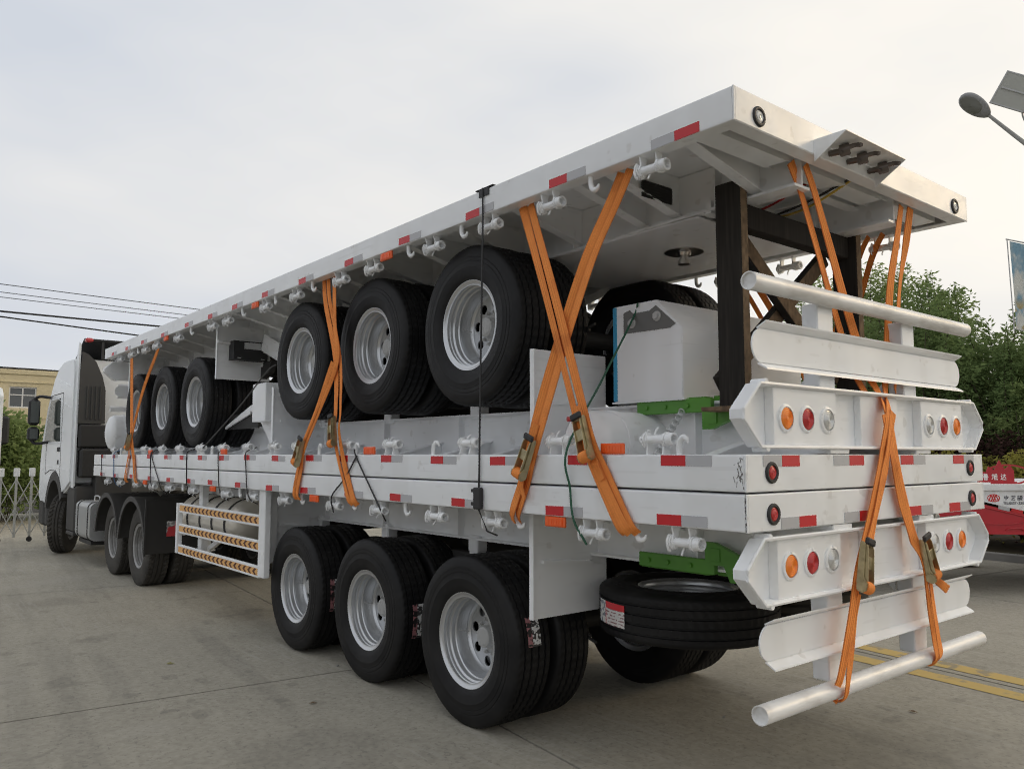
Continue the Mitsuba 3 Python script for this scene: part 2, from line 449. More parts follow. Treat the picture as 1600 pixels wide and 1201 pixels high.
TYRE = S(tyre_mesh(), 'rubber', 40)
LUGTYRE = S(lug_tyre_mesh(), 'worn_rubber', 30)
RIM = S(rim_mesh(), 'rim_silver', 35)
RIM_OLD = S(rim_mesh(), 'rim_dusty', 35)
HUB_OLD = S(hub_mesh(), 'rim_dusty', 35)
HUB = S(hub_mesh(), 'hub_grey', 35)
a_ = np.linspace(-.20, .20, 12)


def label_patch(y0, y1, th0, th1, R=.5415):
    a = np.linspace(th0, th1, 10)
    v = np.array([[R * math.cos(t), y, R * math.sin(t)] for t in a for y in (y0, y1)])
    return tm(v, np.array([[2 * i, 2 * i + 1, 2 * i + 3, 2 * i + 2] for i in range(9)]))


def wheel(parent, M, tyre=None, sticker=None, hub=True, name='wheel', old=False, tag=False):
    k = numbered(parent + '__' + name)
    for nm, s in (('tyre', tyre or TYRE), ('rim', RIM_OLD if old else RIM)) + ((('hub', HUB_OLD if old else HUB),) if hub else ()):
        part(k, nm, s, M)
    if tag:
        part(k, 'blue_tag', BTAG, M)
    if sticker:
        lm = label_patch(*sticker)
        part(k, 'paper_label', mikit.ply(lm, 'm_tyre_strip', smooth=True, uv=np.stack([np.repeat(np.linspace(0, 1, 10), 2), np.tile([0, 1], 10)], -1)), M)
    return k


# ------------------------------------------------------------------ trailer pieces (local: x forward from the rear end, y left, z = 0 on the deck)
HW = 1.25
RAIL = Polygon([(1.165, 0), (1.238, 0), (1.247, -.004), (1.25, -.012), (1.25, -.151), (1.247, -.159), (1.238, -.163), (1.165, -.163), (1.165, -.155), (1.240, -.155), (1.240, -.008), (1.165, -.008)])


def winch_mesh():
    m = []
    for x in (-.075, .065):
        p = Polygon([(-.032, 0), (.032, 0), (.020, -.045), (.034, -.085), (.018, -.118), (-.018, -.118), (-.034, -.085), (-.020, -.045)])
        m.append(prism(p, 'x', x - .006, x + .006))
    m.append(lathe([(-.105, .019), (-.105, .0255), (.125, .0255), (.125, .019)], 20, 'x', closed=True).apply_translation((0, 0, -.085)))
    teeth = Polygon([((.046 if k % 2 else .034) * math.cos(PI * k / 14), -.085 + (.046 if k % 2 else .034) * math.sin(PI * k / 14)) for k in range(28)])
    m.append(prism(teeth, 'x', .085, .095))
    m.append(prism(Point(0, -.085).buffer(.043, 10), 'x', .072, .080))
    ring = lathe([(0, .026), (0, .033), (.004, .037), (.051, .037), (.055, .033), (.055, .019)], 20, 'x', closed=True)
    m.append(ring.copy().apply_translation((-.155, 0, -.085)))
    m.append(prism(Point(0, -.085).buffer(.042, 10).difference(Point(0, -.085).buffer(.02)), 'x', -.102, -.092))
    m.append(tube([(.088, .03, -.045), (.088, .045, -.075), (.088, .038, -.125), (.088, .02, -.135)], .007, 6, 4))
    m.append(tube([(.0, -.01, -.11), (.0, .005, -.135), (-.01, .02, -.15)], .006, 6, 4))
    return cat(m)


def hook_mesh():
    p = smooth_path([(0, 0, .004), (0, 0, -.035), (-.006, 0, -.065), (-.030, 0, -.088), (-.058, 0, -.080), (-.070, 0, -.058)], 5)
    return tube(p, [.017, .017, .018, .017, .013, .006], 8)


wm_ = winch_mesh(); wm_.vertices = wm_.vertices * [.70, .90, .85]
WINCH = S(wm_, 'white_paint', 35)
hm_ = hook_mesh(); hm_.vertices = hm_.vertices * [.85, .9, .9]
HOOK = S(hm_, 'white_paint', 45)
BTAG = S(tm([[.262 * math.cos(a) if True else 0, y, .262 * math.sin(a)] for a in np.linspace(-1.25, -1.05, 4) for y in (.036, .056)], [[2 * i, 2 * i + 1, 2 * i + 3, 2 * i + 2] for i in range(3)]), 'blue_paint')
TRED = S(bx(-.0725, .0725, -.0012, .0012, 0, .05), 'tape_red')
TSIL = S(bx(-.0725, .0725, -.0012, .0012, 0, .05), 'tape_silver')
MARK = S([bx(-.08, .08, -.005, .012, -.055, 0, .004), bx(-.065, .065, .012, .016, -.047, -.008)] + [bx(-.06 + .02 * i, -.05 + .02 * i, .0155, .0185, -.045, -.010) for i in range(6)], 'marker_orange', 30)


def rail_lamp(parent, M, lens):
    k = numbered(parent + '__rear_lamp')
    part(k, 'rubber_ring', S(lathe([(-.005, .030), (-.005, .048), (.006, .048), (.011, .043), (.011, .034), (.004, .030)], 28, 'x'), 'black_plastic', 35), M)
    part(k, 'lens', S([lathe([(.003, .033), (.008, .022), (.010, 1e-4)], 24, 'x')] + [lathe([(.008, .012), (.012, .010), (.008, .006)], 20, 'x'), lathe([(.005, .026), (.010, .024), (.005, .020)], 20, 'x')], lens, 30), M)


def beam_profile(L, low, goose, pts):
    return [(.02, -.02)] + [(x, z) for x, z in pts] + [(L - .10, -goose), (L - .10, -.02)]


def build_trailer(label, M, L, cfg):
    k = thing('flatbed_trailer', label, 'trailer', 'identical white flatbed trailers in one stack')
    A = lambda name, sh, loc=np.eye(4), lab=None: part(k, name, sh, M @ loc, lab)
    A('deck', S(bx(.03, L - .03, -1.238, 1.238, -.0135, -.0095), 'white_paint'))
    for s in (1, -1):
        p = RAIL if s > 0 else affinity.scale(RAIL, -1, 1, origin=(0, 0))
        A('side_rail', S(prism(p, 'x', .0105, L - .0105), 'white_paint', 30))
    er = Polygon([(0, -.005), (.004, 0), (.075, 0), (.075, -.008), (.010, -.008), (.010, -.155), (.085, -.155), (.085, -.163), (.005, -.163), (0, -.158)])
    A('end_rail', S([prism(er, 'y', -1.235, 1.235), bx(0, .010, 1.235, 1.25, -.163, 0, .003), bx(0, .010, -1.25, -1.235, -.163, 0, .003)], 'white_paint', 30))
    er2 = affinity.translate(affinity.scale(er, -1, 1, origin=(0, 0)), L, 0)
    A('end_rail', S([prism(er2, 'y', -1.235, 1.235), bx(L - .010, L, 1.235, 1.25, -.163, 0, .003), bx(L - .010, L, -1.25, -1.235, -.163, 0, .003)], 'white_paint', 30))
    # main beams
    bp = [(.10, -.44), (cfg['drop0'], -.475), (cfg['drop1'], -.295), (L - .12, -.27)]
    for s in (1, -1):
        y = .5 * s
        web = Polygon([(.10, -.02)] + bp + [(L - .12, -.02)])
        ms = [prism(web, 'y', y - .006, y + .006)]
        for (xa, za), (xb, zb) in zip(bp[:-1], bp[1:]):
            ms.append(prism(Polygon([(xa, za), (xb, zb), (xb, zb - .014), (xa, za - .014)]), 'y', y - .07, y + .07))
        for x in np.arange(.8, L - .5, 1.14):
            d = np.interp(x, [q[0] for q in bp], [q[1] for q in bp])
            ms.append(bx(x - .005, x + .005, y - .065, y + .065, d, -.02))
        A('main_beam', S(ms, 'white_paint'))
    # cross members with tapering outriggers
    deep = prism(Polygon([(.5065, -.016), (1.163, -.016), (1.163, -.10), (1.12, -.115), (.5065, -.255)]), 'x', -.005, .005)
    fl = bar((0, 1.155, -.107), (0, .508, -.258), .07, .008, up=(0, 0, 1))
    mid = bx(-.035, .035, -.4935, .4935, -.15, -.142)
    midw = bx(-.004, .004, -.4935, .4935, -.142, -.016)
    flip = rot('z', 180)
    cm = S([deep, fl, mv(deep, flip), mv(fl, flip), mid, midw], 'white_paint')
    for x in cfg['cross']:
        A('cross_member', cm, tr(x, 0, 0))
    # axles
    hang = cat([bx(-.06, .06, -.05, .05, -.56, -.435, .01), bx(-.05, .05, -.04, .04, -.62, -.56)])
    for i, x in enumerate(cfg['axles']):
        A('axle', S([cyl((x, -.92, -cfg['drop']), (x, .92, -cfg['drop']), .065, 20)] + [cyl((x, s * .42, -cfg['drop']), (x, s * .66, -cfg['drop']), .205, 28) for s in (1, -1)] + [bar((x - .1, s * .3, -cfg['drop'] + .1), (x + .55, s * .42, -cfg['drop'] + .42), .05, .06) for s in (1, -1)], 'black_steel', 40))
        for s in (1, -1):
            A('brake_chamber', S([cyl((x + .16, s * .30, -cfg['drop'] + .16), (x + .34, s * .30, -cfg['drop'] + .20), .09, 20), bar((x + .06, s * .2, -cfg['drop'] + .14), (x + .06, s * .56, -cfg['drop'] + .14), .04, .1)], 'black_steel', 40))
            A('equaliser', S([prism(Polygon([(x + .36, -.57), (x + .95, -.57), (x + .88, -.70), (x + .655, -.76), (x + .43, -.70)]), 'y', s * .5 - .035, s * .5 + .035)], 'black_steel'))
        A('frame_tie', S([bx(x + .60, x + .71, -.45, .45, -.60, -.44, .01)], 'black_steel'))
        for s in (1, -1):
            sp = [tube(np.array([(x + t, .5 * s, -cfg['drop'] + .10 + .018 * j - .10 * (t / .62) ** 2) for t in np.linspace(-.60 + .05 * j, .60 - .05 * j, 9)]), .010, 6) for j in range(4)]
            A('leaf_spring', S(sp + [bx(x - .07, x + .07, .5 * s - .05, .5 * s + .05, -cfg['drop'] + .05, -cfg['drop'] + .19, .008)], 'black_steel'))
            A('spring_hanger', S(hang, 'white_paint'), tr(x + .655, .5 * s, 0))
            for inner in (0, 1):
                W = tr(x, s * (.626 if inner else .956), -cfg['drop'])
                if (s > 0) == bool(inner):
                    W = W @ rot('z', 180)
                W = W @ rot('y', float(rng.uniform(0, 360)) if (i, s, inner) not in cfg['stick'] else 0)
                wheel(k, M @ W, sticker=cfg['stick'].get((i, s, inner)), hub=not inner, tag=cfg.get('tags') and s > 0 and not inner and i < 2)
    # mudguard plates across the frame, before and behind the wheels
    for x, z0, z1, nm in cfg['plates']:
        for s in (1, -1):
            ya, yb = sorted((s * .43, s * 1.06))
            A(nm, S([bx(x - .003, x + .003, ya, yb, z0, z1), bx(x - .022, x + .016, s * 1.0605 - .004, s * 1.0605 + .004, z0, z1, .001), bar((x - .012, s * .56, z0 + .3), (x - .012, s * .98, z0 + .33), .020, .02)], 'white_paint'))
    # rear bumper
    A('light_bar', S(light_bar_mesh(), 'white_paint'))
    for s in (1, -1):
        for j, ln in enumerate(('lens_amber', 'lens_red', 'lens_clear')):
            y = s * (.912, .735, .552)[j]
            kk = numbered(k + '__tail_lamp')
            Lm = M @ tr(.013, y, -.328) @ rot('z', 180)
            part(kk, 'lamp_rim', S([lathe([(-.002, .052), (-.002, .066), (.006, .064), (.009, .057), (.009, .052)], 32, 'x')] + [cyl((0, .061 * math.cos(a), .061 * math.sin(a)), (.011, .061 * math.cos(a), .061 * math.sin(a)), .005, 8) for a in (1.57, 3.66, 5.76)], 'white_paint', 35), Lm)
            part(kk, 'lens', S([lathe([(.002, .0525), (.007, .047), (.011, .030), (.012, 1e-4)], 32, 'x')] + [lathe([(.005 + .007 * (1 - (r / .05) ** 2), r + .003), (.010 + .007 * (1 - (r / .05) ** 2), r), (.005 + .007 * (1 - (r / .05) ** 2), r - .003)], 28, 'x') for r in (.042, .033, .024, .014)], ln, 25), Lm)
    for s in (1, -1):
        A('bumper_leg', S(bx(.0615, .15, s * .45 - .075, s * .45 + .075, -.915, -.479, .006), 'white_paint'))
        A('bumper_block', S(bx(.004, .12, s * .455 - .09, s * .455 + .09, -.196, -.1665, .004), 'white_paint'))
        A('bumper_strut', S(prism(Polygon([(.17, -.20), (.48, -.20), (.48, -.26), (.17, -.60)]), 'y', s * .40 - .004, s * .40 + .004), 'white_paint'))
    A('guard_plate', S(guard_mesh(), 'white_paint'))
    A('bumper_pipe', S(lathe([(-1.138, 1e-4), (-1.138, .036), (-1.15, .037), (-1.15, .042), (1.15, .042), (1.15, .037), (1.138, .036), (1.138, 1e-4)], 32).apply_translation((.03, 0, -.938)), 'pipe_paint', 40))
    # winches, hooks, reflectors, markers
    for x in cfg['winch']:
        for s in cfg['wsides']:
            R_ = np.eye(4) if cfg['wdir'] > 0 else rot('z', 180)
            A('winch', WINCH, tr(x + rng.uniform(-.012, .012), 1.205 * s, -.163) @ R_ @ rot('x', rng.uniform(-9, 9)) @ rot('z', rng.uniform(-3, 3)))
    for x in cfg['hook']:
        for s in cfg['wsides']:
            A('rope_hook', HOOK, tr(x, 1.215 * s, -.163) @ (np.eye(4) if cfg['wdir'] > 0 else rot('z', 180)) @ rot('z', rng.uniform(-14, 14)))
    for x, o in cfg['tape']:
        for s in cfg['tsides']:
            J = rot('y', rng.uniform(-1.3, 1.3)); dz = rng.uniform(-.003, .007)
            A('red_reflector', TRED, tr(x, s * 1.2515, -.157 + dz) @ J @ tr(o * .073, 0, 0))
            A('silver_reflector', TSIL, tr(x, s * 1.2515, -.157 + dz) @ J @ tr(-o * .073, 0, 0))
    for x in cfg['mark']:
        for s in cfg['tsides']:
            A('side_marker', MARK, tr(x, s * 1.235, -.164) @ (np.eye(4) if s > 0 else rot('z', 180)))
    Rz = rot('z', 90)
    for y, o in cfg['rtape']:
        A('red_reflector', TRED, tr(-.0015, y - o * .073, -.159) @ Rz)
        A('silver_reflector', TSIL, tr(-.0015, y + o * .073, -.159) @ Rz)
    for y in (1.055, -1.06):
        rail_lamp(k, M @ tr(0, y, cfg['lampz']) @ rot('z', 180), 'lens_red')
        if cfg.get('front_lamps'):
            rail_lamp(k, M @ tr(L, y, -.10), 'lens_clear')
    return k, A


def light_bar_mesh():
    hexa = Polygon([(1.085, -.196), (1.135, -.196), (1.262, -.318), (1.262, -.358), (1.135, -.478), (1.085, -.478)] +
                   [(-1.085, -.478), (-1.135, -.478), (-1.262, -.358), (-1.262, -.318), (-1.135, -.196), (-1.085, -.196)])
    rim = hexa.difference(hexa.buffer(-.010, join_style=2))
    m = [prism(hexa, 'x', .062, .069), prism(rim, 'x', .0, .062)]
    bead = list(hexa.exterior.coords)
    m.append(tube([(-.004, p[0], p[1]) for p in bead], .0085, 6))
    for y, z in ((1.09, -.19), (1.09, -.484), (-1.09, -.19), (-1.09, -.484)):
        m.append(cyl((-.010, y, z), (.068, y, z), .016, 14))
    for y0, y1 in ((.462, 1.008), (-1.008, -.462), (-.20, .20)):
        m.append(bx(.014 if y0 != -.20 else .026, .062, y0, y1, -.4675, -.2065, .003))
    return cat(m)


def guard_mesh():
    """Channel with lipped edges and rounded ends, facing rearward."""
    ys = 1.03
    out = Polygon([(-ys, -.580), (ys, -.580)] + [(ys + .072 * math.sin(t), -.657 + .078 * math.cos(t)) for t in np.linspace(.1, PI - .1, 16)] + [(ys, -.734), (-ys, -.734)] +
                  [(-ys - .072 * math.sin(t), -.657 - .078 * math.cos(t)) for t in np.linspace(.1, PI - .1, 16)])
    m = [prism(out, 'x', .052, .060)]
    for z, d in ((-.579, 1), (-.735, -1)):
        m.append(prism(Polygon([(.060, z), (.014, z + d * .026), (.012, z + d * .034), (.064, z + d * .006)]), 'y', -1.05, 1.05))
    return cat(m)

# ------------------------------------------------------------------ the setting: yard, kerb, markings
def gz(x):
    return -0.011 * np.clip(np.asarray(x, float) - 4.0, 0, 14)


AX = np.array([math.cos(-.12), math.sin(-.12)]); AY = np.array([-AX[1], AX[0]])


def sheet(s0, s1, t0, t1, dz, step=2.0, rotated=True):
    ns, nt = max(2, int((s1 - s0) / step) + 1), max(2, int((t1 - t0) / step) + 1)
    ss, tt = np.meshgrid(np.linspace(s0, s1, ns), np.linspace(t0, t1, nt), indexing='ij')
    xy = ss[..., None] * AX + tt[..., None] * AY if rotated else np.stack([ss, tt], -1)
    v = np.concatenate([xy, (gz(xy[..., 0]) + dz)[..., None]], -1).reshape(-1, 3)
    i, j = np.meshgrid(np.arange(ns - 1), np.arange(nt - 1), indexing='ij')
    q = np.stack([i * nt + j, (i + 1) * nt + j, (i + 1) * nt + j + 1, i * nt + j + 1], -1).reshape(-1, 4)
    m = tm(v, q)
    return m


big = 900.0
g = sheet(-60, 60, -60, 60, -.020, 3.0)
ring = tm([[x, y, -.19] for x in (-big, big) for y in (-big, big)], [[0, 2, 3, 1]])
ground = setting('ground', S([g, ring], 'joint_dark'))
S_CUTS = [-26.22, -20.22, -14.22, -8.22, -2.22, 3.78, 9.78, 15.78, 21.78, 27.78]
T_CUTS = [-13.57, -9.89, -6.21, -2.53, 1.15, 4.83, 8.51, 12.19]
for s0, s1 in zip(S_CUTS[:-1], S_CUTS[1:]):
    for t0, t1 in zip(T_CUTS[:-1], T_CUTS[1:]):
        e = .010
        top = sheet(s0 + e, s1 - e, t0 + e, t1 - e, 0.0, .6)
        skirt = []
        for (sa, ta), (sb, tb) in (((s0, t0), (s1, t0)), ((s1, t0), (s1, t1)), ((s1, t1), (s0, t1)), ((s0, t1), (s0, t0))):
            ca, cb = [np.array([(s0 + s1) / 2 + (q - (s0 + s1) / 2) * (1 - 2 * e / (s1 - s0)), (t0 + t1) / 2 + (w - (t0 + t1) / 2) * (1 - 2 * e / (t1 - t0))]) for q, w in ((sa, ta), (sb, tb))]
            pts = [ca + (cb - ca) * u for u in np.linspace(0, 1, 6)]
            xy = [p[0] * AX + p[1] * AY for p in pts]
            v = [[p[0], p[1], float(gz(p[0])) + dz] for p in xy for dz in (0, -.03)]
            skirt.append(tm(v, [[2 * i, 2 * i + 1, 2 * i + 3, 2 * i + 2] for i in range(5)]))
        part(ground, 'slab', S([top] + skirt, 'concrete'))
# two worn yellow lines on either side of a joint
for t in (-2.72, -2.31):
    setting('road_marking', S(sheet(-12, 20, t - .095, t + .095, .004, .5), 'road_yellow'), label='worn yellow line painted along the joint of the concrete yard')
# loose bits on the concrete
for i in range(16):
    x, y = rng.uniform(-1, 9), rng.uniform(-3, 5)
    if y > 4.2 - 0.0 and x < 0:
        continue
    r = rng.uniform(.006, .016)
    pebble = trimesh.creation.icosphere(1, r)
    pebble.vertices *= rng.uniform(.6, 1.2, (1, 3)); pebble.vertices += rng.normal(0, r * .12, pebble.vertices.shape)
    pebble.apply_translation((x, y, float(gz(x)) + r * .4))
    single('pebble', S(pebble, 'kerb_stone' if i % 3 else 'joint_dark'), 'small stone lying loose on the concrete yard', 'stone', 'loose stones on the concrete')
for i, (x, y) in enumerate([(2.55, 2.75), (.98, 2.05), (3.3, 1.6), (-.1, -.4), (.6, -1.4), (5.1, 2.1)]):
    L_ = tm([[0, 0, .004], [.03, .018, .012], [.07, 0, .006], [.03, -.018, .010]], [[0, 1, 2, 3]])
    M_ = tr(x, y, float(gz(x)) + .002) @ rot('z', 47 * i)
    single('fallen_leaf', S(L_, 'leaf_golden' if i % 2 else 'cut_wood'), 'dry fallen leaf lying on the concrete yard', 'leaf', 'fallen leaves on the concrete', M_)
# planting bed behind a kerb on the right
kerb = thing('kerb', 'row of grey kerb stones edging the planting bed on the right', 'kerb')
for i in range(20):
    s0 = -18 + i * 2.0
    m = bx(0, 1.985, -.15, 0, -.25, .12, .012)
    m.vertices[:, :2] = (m.vertices[:, :1] + s0) * AX + (m.vertices[:, 1:2] - 9.9) * AY
    part(kerb, 'stone', S(m, 'kerb_stone'))
setting('planting_bed', S(sheet(-40, 50, -58, -10.06, .07, 4.0), 'soil'))

# ------------------------------------------------------------------ the three stacked trailers
GAP = 1.557
COMMON = dict(drop=1.02, drop0=8.3, drop1=9.1, wdir=1, wsides=(1, -1), tsides=(1, -1), cross=[.42, .96, 1.55, 2.15, 2.75, 3.40, 4.05, 4.70, 5.3, 5.95, 6.6, 7.25, 7.9, 8.55, 9.2, 9.85, 10.5, 11.1, 11.7], lampz=-.09)
STICK1 = {(0, 1, 0): (-.045, .055, 2.75, 3.07), (1, 1, 0): (-.055, .045, 2.95, 3.40), (2, 1, 0): (-.05, .045, 2.9, 3.4), (1, -1, 1): (-.05, .05, .9, 1.3), (0, 1, 1): (-.05, .05, 3.4, 4.0)}
RT = [(.85, 1), (.30, 1), (-.38, -1), (-.89, -1)]
M1 = tr(0, 0, GAP)
d1, A1 = build_trailer('lowest white flatbed trailer standing on its wheels behind the truck, deck facing up', M1, 12.105, dict(
    COMMON, axles=[2.253, 3.558, 4.863], stick=STICK1, tags=True, plates=[(1.63, -.80, -.168, 'mudguard_plate'), (5.50, -.84, -.168, 'mudguard_plate')],
    winch=[.385, .973, 1.82, 2.405, 3.17, 3.88, 4.86, 5.57, 6.31, 7.35, 8.25, 8.91, 9.75, 10.6, 11.3], hook=[.66, 1.57, 2.79, 3.54, 4.47, 5.9, 7.7, 9.3],
    tape=[(x, 1) for x in (.35, 1.14, 2.04, 2.80, 3.48, 4.28, 5.02, 5.80, 6.60, 7.32, 8.08, 8.89, 9.78, 10.69, 11.5)], mark=[1.22, 4.18, 6.62, 9.2], rtape=RT))
M2 = tr(0, 0, GAP + .009) @ rot('x', 180)
COMMON2 = dict(COMMON, cross=[c for c in COMMON['cross'] if not .9 < c < 1.6])
d2, A2 = build_trailer('middle white flatbed trailer lying upside down with its wheels in the air', M2, 12.105, dict(
    COMMON2, axles=[2.237, 3.542, 4.847], stick={(1, -1, 0): (-.05, .05, 2.75, 3.40), (0, -1, 1): (-.05, .05, 2, 2.4)}, plates=[(1.62, -.80, -.168, 'mudguard_plate'), (5.52, -.82, -.168, 'mudguard_plate')],
    winch=[.53, 1.22, 2.09, 3.0, 3.7, 4.57, 5.1, 5.75, 6.48, 7.16, 7.9, 8.63, 9.42, 10.2, 11.0], hook=[.385, 2.45, 3.52, 4.15, 6.75, 9.11, 10.6],
    tape=[(x, 1) for x in (.32, .96, 1.64, 2.28, 2.93, 3.58, 4.18, 4.9, 5.58, 6.28, 6.95, 7.6, 8.21, 8.96, 9.89, 10.77, 11.5)], mark=[.79, 3.27, 6.32, 9.0],
    rtape=[(-.977, -1), (-.383, -1), (.31, 1), (.97, 1)], lampz=-.083))
M3 = tr(11.69, 0, 3.378) @ rot('z', 180)
L3 = 11.675
w3 = lambda l: [11.69 - x for x in l]
d3, A3 = build_trailer('topmost white flatbed trailer, upright and turned back to front, its front end over the bumpers', M3, L3, dict(
    COMMON, drop0=8.4, drop1=9.2, axles=w3([7.80, 9.10, 10.41])[::-1], stick={}, plates=[(11.69 - 7.16, -.79, -.168, 'mudguard_plate'), (.75, -.79, -.168, 'mudguard_plate')],
    cross=w3([.38, .93, 1.19, 1.75, 2.35, 2.95, 3.55, 4.15, 4.75, 5.35, 5.95, 6.55, 7.5, 8.1, 8.7, 9.3, 9.9, 10.5, 11.1]), wdir=-1,
    winch=w3([.54, 1.29, 1.85, 2.50, 3.32, 3.85, 4.69, 5.38, 6.44, 6.91, 8.08, 9.0, 9.55, 10.2, 10.9]), hook=w3([.95, 2.14, 2.79, 4.35, 5.14, 5.97, 7.6, 9.9]),
    tape=[(11.69 - x, -1) for x in (1.10, 1.90, 2.72, 3.55, 4.41, 5.24, 6.03, 6.77, 7.58, 8.54, 9.47, 10.3, 11.1)] + [(11.69 - .35, 1)], mark=w3([3.06, 5.58, 8.5]), rtape=[], front_lamps=True))
# pieces that only one of the three has
A1('landing_leg', S([bx(8.6, 8.75, s * .62 - .06, s * .62 + .06, -1.05, -.30, .008) for s in (1, -1)] + [bx(8.55, 8.8, s * .62 - .1, s * .62 + .1, -1.07, -1.05) for s in (1, -1)], 'white_paint'))
for A, sg in ((A1, 1), (A2, 1)):
    for s in (1, -1):
        y = .585 * s
        A('spare_wheel_carrier', S([bx(.70, 1.20, y - .012, y + .012, -.475, -.395, .004), bx(.72, 1.20, y - .05 * s - .035, y - .05 * s + .035, -.483, -.476),
                                    prism(Polygon([(.72, -.47), (.72, -.30), (.66, -.30), (.50, -.36), (.50, -.50), (.56, -.50), (.60, -.42), (.66, -.42), (.66, -.47)]), 'y', y - .016, y + .016),
                                    bx(.50, .72, y - .10 * s - .004, y - .10 * s + .004, -.49, -.30)] +
                                   [cyl((xx, y - .013, -.435), (xx, y + .024 * s, -.435), .014, 6) for xx in (.82, .98, 1.12)] + [bx(.62, .68, y + .0165 * s, y + .022 * s, -.40, -.33, .002)], 'green_paint'))
tank = lathe([(-.42, 1e-4), (-.415, .07), (-.39, .13), (-.35, .175), (-.31, .188), (.31, .188), (.35, .175), (.39, .13), (.415, .07), (.42, 1e-4)], 40)
bands = [lathe([(y - .02, .189), (y - .018, .195), (y + .018, .195), (y + .02, .189)], 40) for y in (-.17, .17)]
k = A2('air_tank', S([tank] + bands + [cyl((.0, .395, -.02), (.0, .47, -.02), .018, 12)], 'white_paint', 40), tr(1.22, -.66, -.225))
A2('valve_tap', S([cyl((1.25, -1.12, -.36), (1.19, -1.0, -.36), .014, 10), bx(1.20, 1.24, -1.10, -1.02, -.347, -.333, .004)], 'lens_red'))
A1('air_tank', S([tank] + bands, 'white_paint', 40), tr(7.0, -.66, -.40) @ rot('z', 0))
# side guard of the lowest trailer with chevron boards
post = [bx(7.88, 7.94, 1.15, 1.21, -.985, -.40, .004), bx(5.27, 5.42, 1.15, 1.21, -.975, -.165, .006), bx(7.38, 7.5, 1.02, 1.09, -.95, -.165, .004), bx(5.43, 5.49, 1.02, 1.09, -.86, -.165, .004)]
for m_ in post:
    A1('guard_post', S(m_, 'white_paint'))
for z in (-.455, -.695, -.935):
    kk = A1('guard_rail', S(bx(5.425, 7.875, 1.165, 1.195, z - .055, z + .055, .004), 'white_paint'))
    ch = [prism(Polygon([(5.48 + .125 * i, z - .030), (5.48 + .125 * i + .045, z - .030), (5.48 + .125 * i + .095, z), (5.48 + .125 * i + .045, z + .030), (5.48 + .125 * i, z + .030), (5.48 + .125 * i + .05, z)]), 'y', 1.1952, 1.1972) for i in range(18)]
    A1('chevron_sticker', S([bx(5.45, 7.86, 1.1945, 1.1958, z - .033, z + .033)], 'chevron_base'), lab='orange warning strip with dark chevrons')
    A1('chevron_mark', S([mv(c, tr(0, .0012, 0)) for c in ch], 'chevron_dark'))
A1('support_brace', S([bar((7.40, .98, -.90), (6.9, .75, -.55), .06, .05), bar((5.5, 1.0, -.80), (5.9, .6, -.45), .06, .05)], 'white_paint'))
# horizontal steel tank behind the guard
ft = lathe([(6.38, 1e-4), (6.40, .20), (6.44, .25), (6.50, .265), (8.16, .265), (8.22, .25), (8.26, .20), (8.28, 1e-4)], 48, 'x')
kk = A1('fuel_tank', S(ft, 'stainless', 40), tr(0, .84, -.575))
for x in (6.62, 7.02, 7.42, 7.86):
    part(d1, 'tank_strap', S(lathe([(x - .025, .266), (x - .025, .271), (x + .025, .271), (x + .025, .266)], 40, 'x'), 'black_steel', 40), M1 @ tr(0, .84, -.575))
# front end of the topmost trailer: sheltered couplings, king pin, cables
X3 = lambda x: 11.69 - x
A3('coupling_hood', S([bx(X3(.012), X3(-.155), -.585, .03, -.092, -.087), prism(Polygon([(X3(.014), -.092), (X3(-.155), -.092), (X3(.014), -.20)]), 'y', -.588, -.583), prism(Polygon([(X3(.014), -.092), (X3(-.155), -.092), (X3(.014), -.20)]), 'y', .028, .033)], 'white_paint'))
for y in (-.44, -.26, -.04):
    A3('air_coupling', S([cyl((X3(.012), y, -.125), (X3(-.05), y, -.130), .016, 12), cyl((X3(-.04), y, -.128), (X3(-.085), y + .02, -.122), .030, 14), tube([(X3(-.085), y, -.12), (X3(-.12), y + .015, -.115), (X3(-.15), y + .01, -.125)], .011, 6, 4), cyl((X3(-.06), y - .03, -.15), (X3(-.06), y + .035, -.105), .010, 8)], 'dark_metal', 40))
A3('skid_plate', S([bx(X3(2.5), X3(.75), -.56, .56, -.305, -.297), bx(X3(.70), X3(.66), -.56, .56, -.302, -.23)], 'white_paint'))
A3('king_pin', S([lathe([(-.305, .13), (-.312, .13), (-.315, .05), (-.335, .044), (-.336, .028), (-.362, .028), (-.364, .040), (-.392, .040), (-.396, 1e-4)], 28, 'z')], 'chrome', 35), tr(X3(1.3), 0, 0))
A3('front_beam', S([bx(X3(.30), X3(.17), -1.14, -.58, -.150, -.142), bx(X3(.30), X3(.17), .58, 1.14, -.150, -.142), bx(X3(.30), X3(.292), -1.14, 1.14, -.142, -.016), bx(X3(.30), X3(.17), -.42, .42, -.150, -.142), bx(X3(.178), X3(.17), -1.14, 1.14, -.142, -.016)], 'white_paint'))
for nm, m_, pts in (('black_cable', 'black_plastic', [(.09, .02, -.10), (.35, -.02, -.19), (.6, .12, -.17), (.9, .25, -.14), (1.5, .28, -.12)]), ('yellow_cable', 'cord_yellow', [(.09, .03, -.10), (.33, .0, -.205), (.6, .14, -.19), (.9, .22, -.15)]), ('red_air_line', 'lettering_red', [(.10, -.2, -.10), (.35, -.1, -.12), (.7, .05, -.14), (1.2, .2, -.13)]), ('grey_cable', 'dark_grey', [(.4, .75, -.10), (.7, .9, -.19), (1.0, .8, -.16), (1.4, .55, -.2)])):
    A3(nm, S(tube([(X3(a), b, c) for a, b, c in pts], .007, 6, 8), m_, 40))
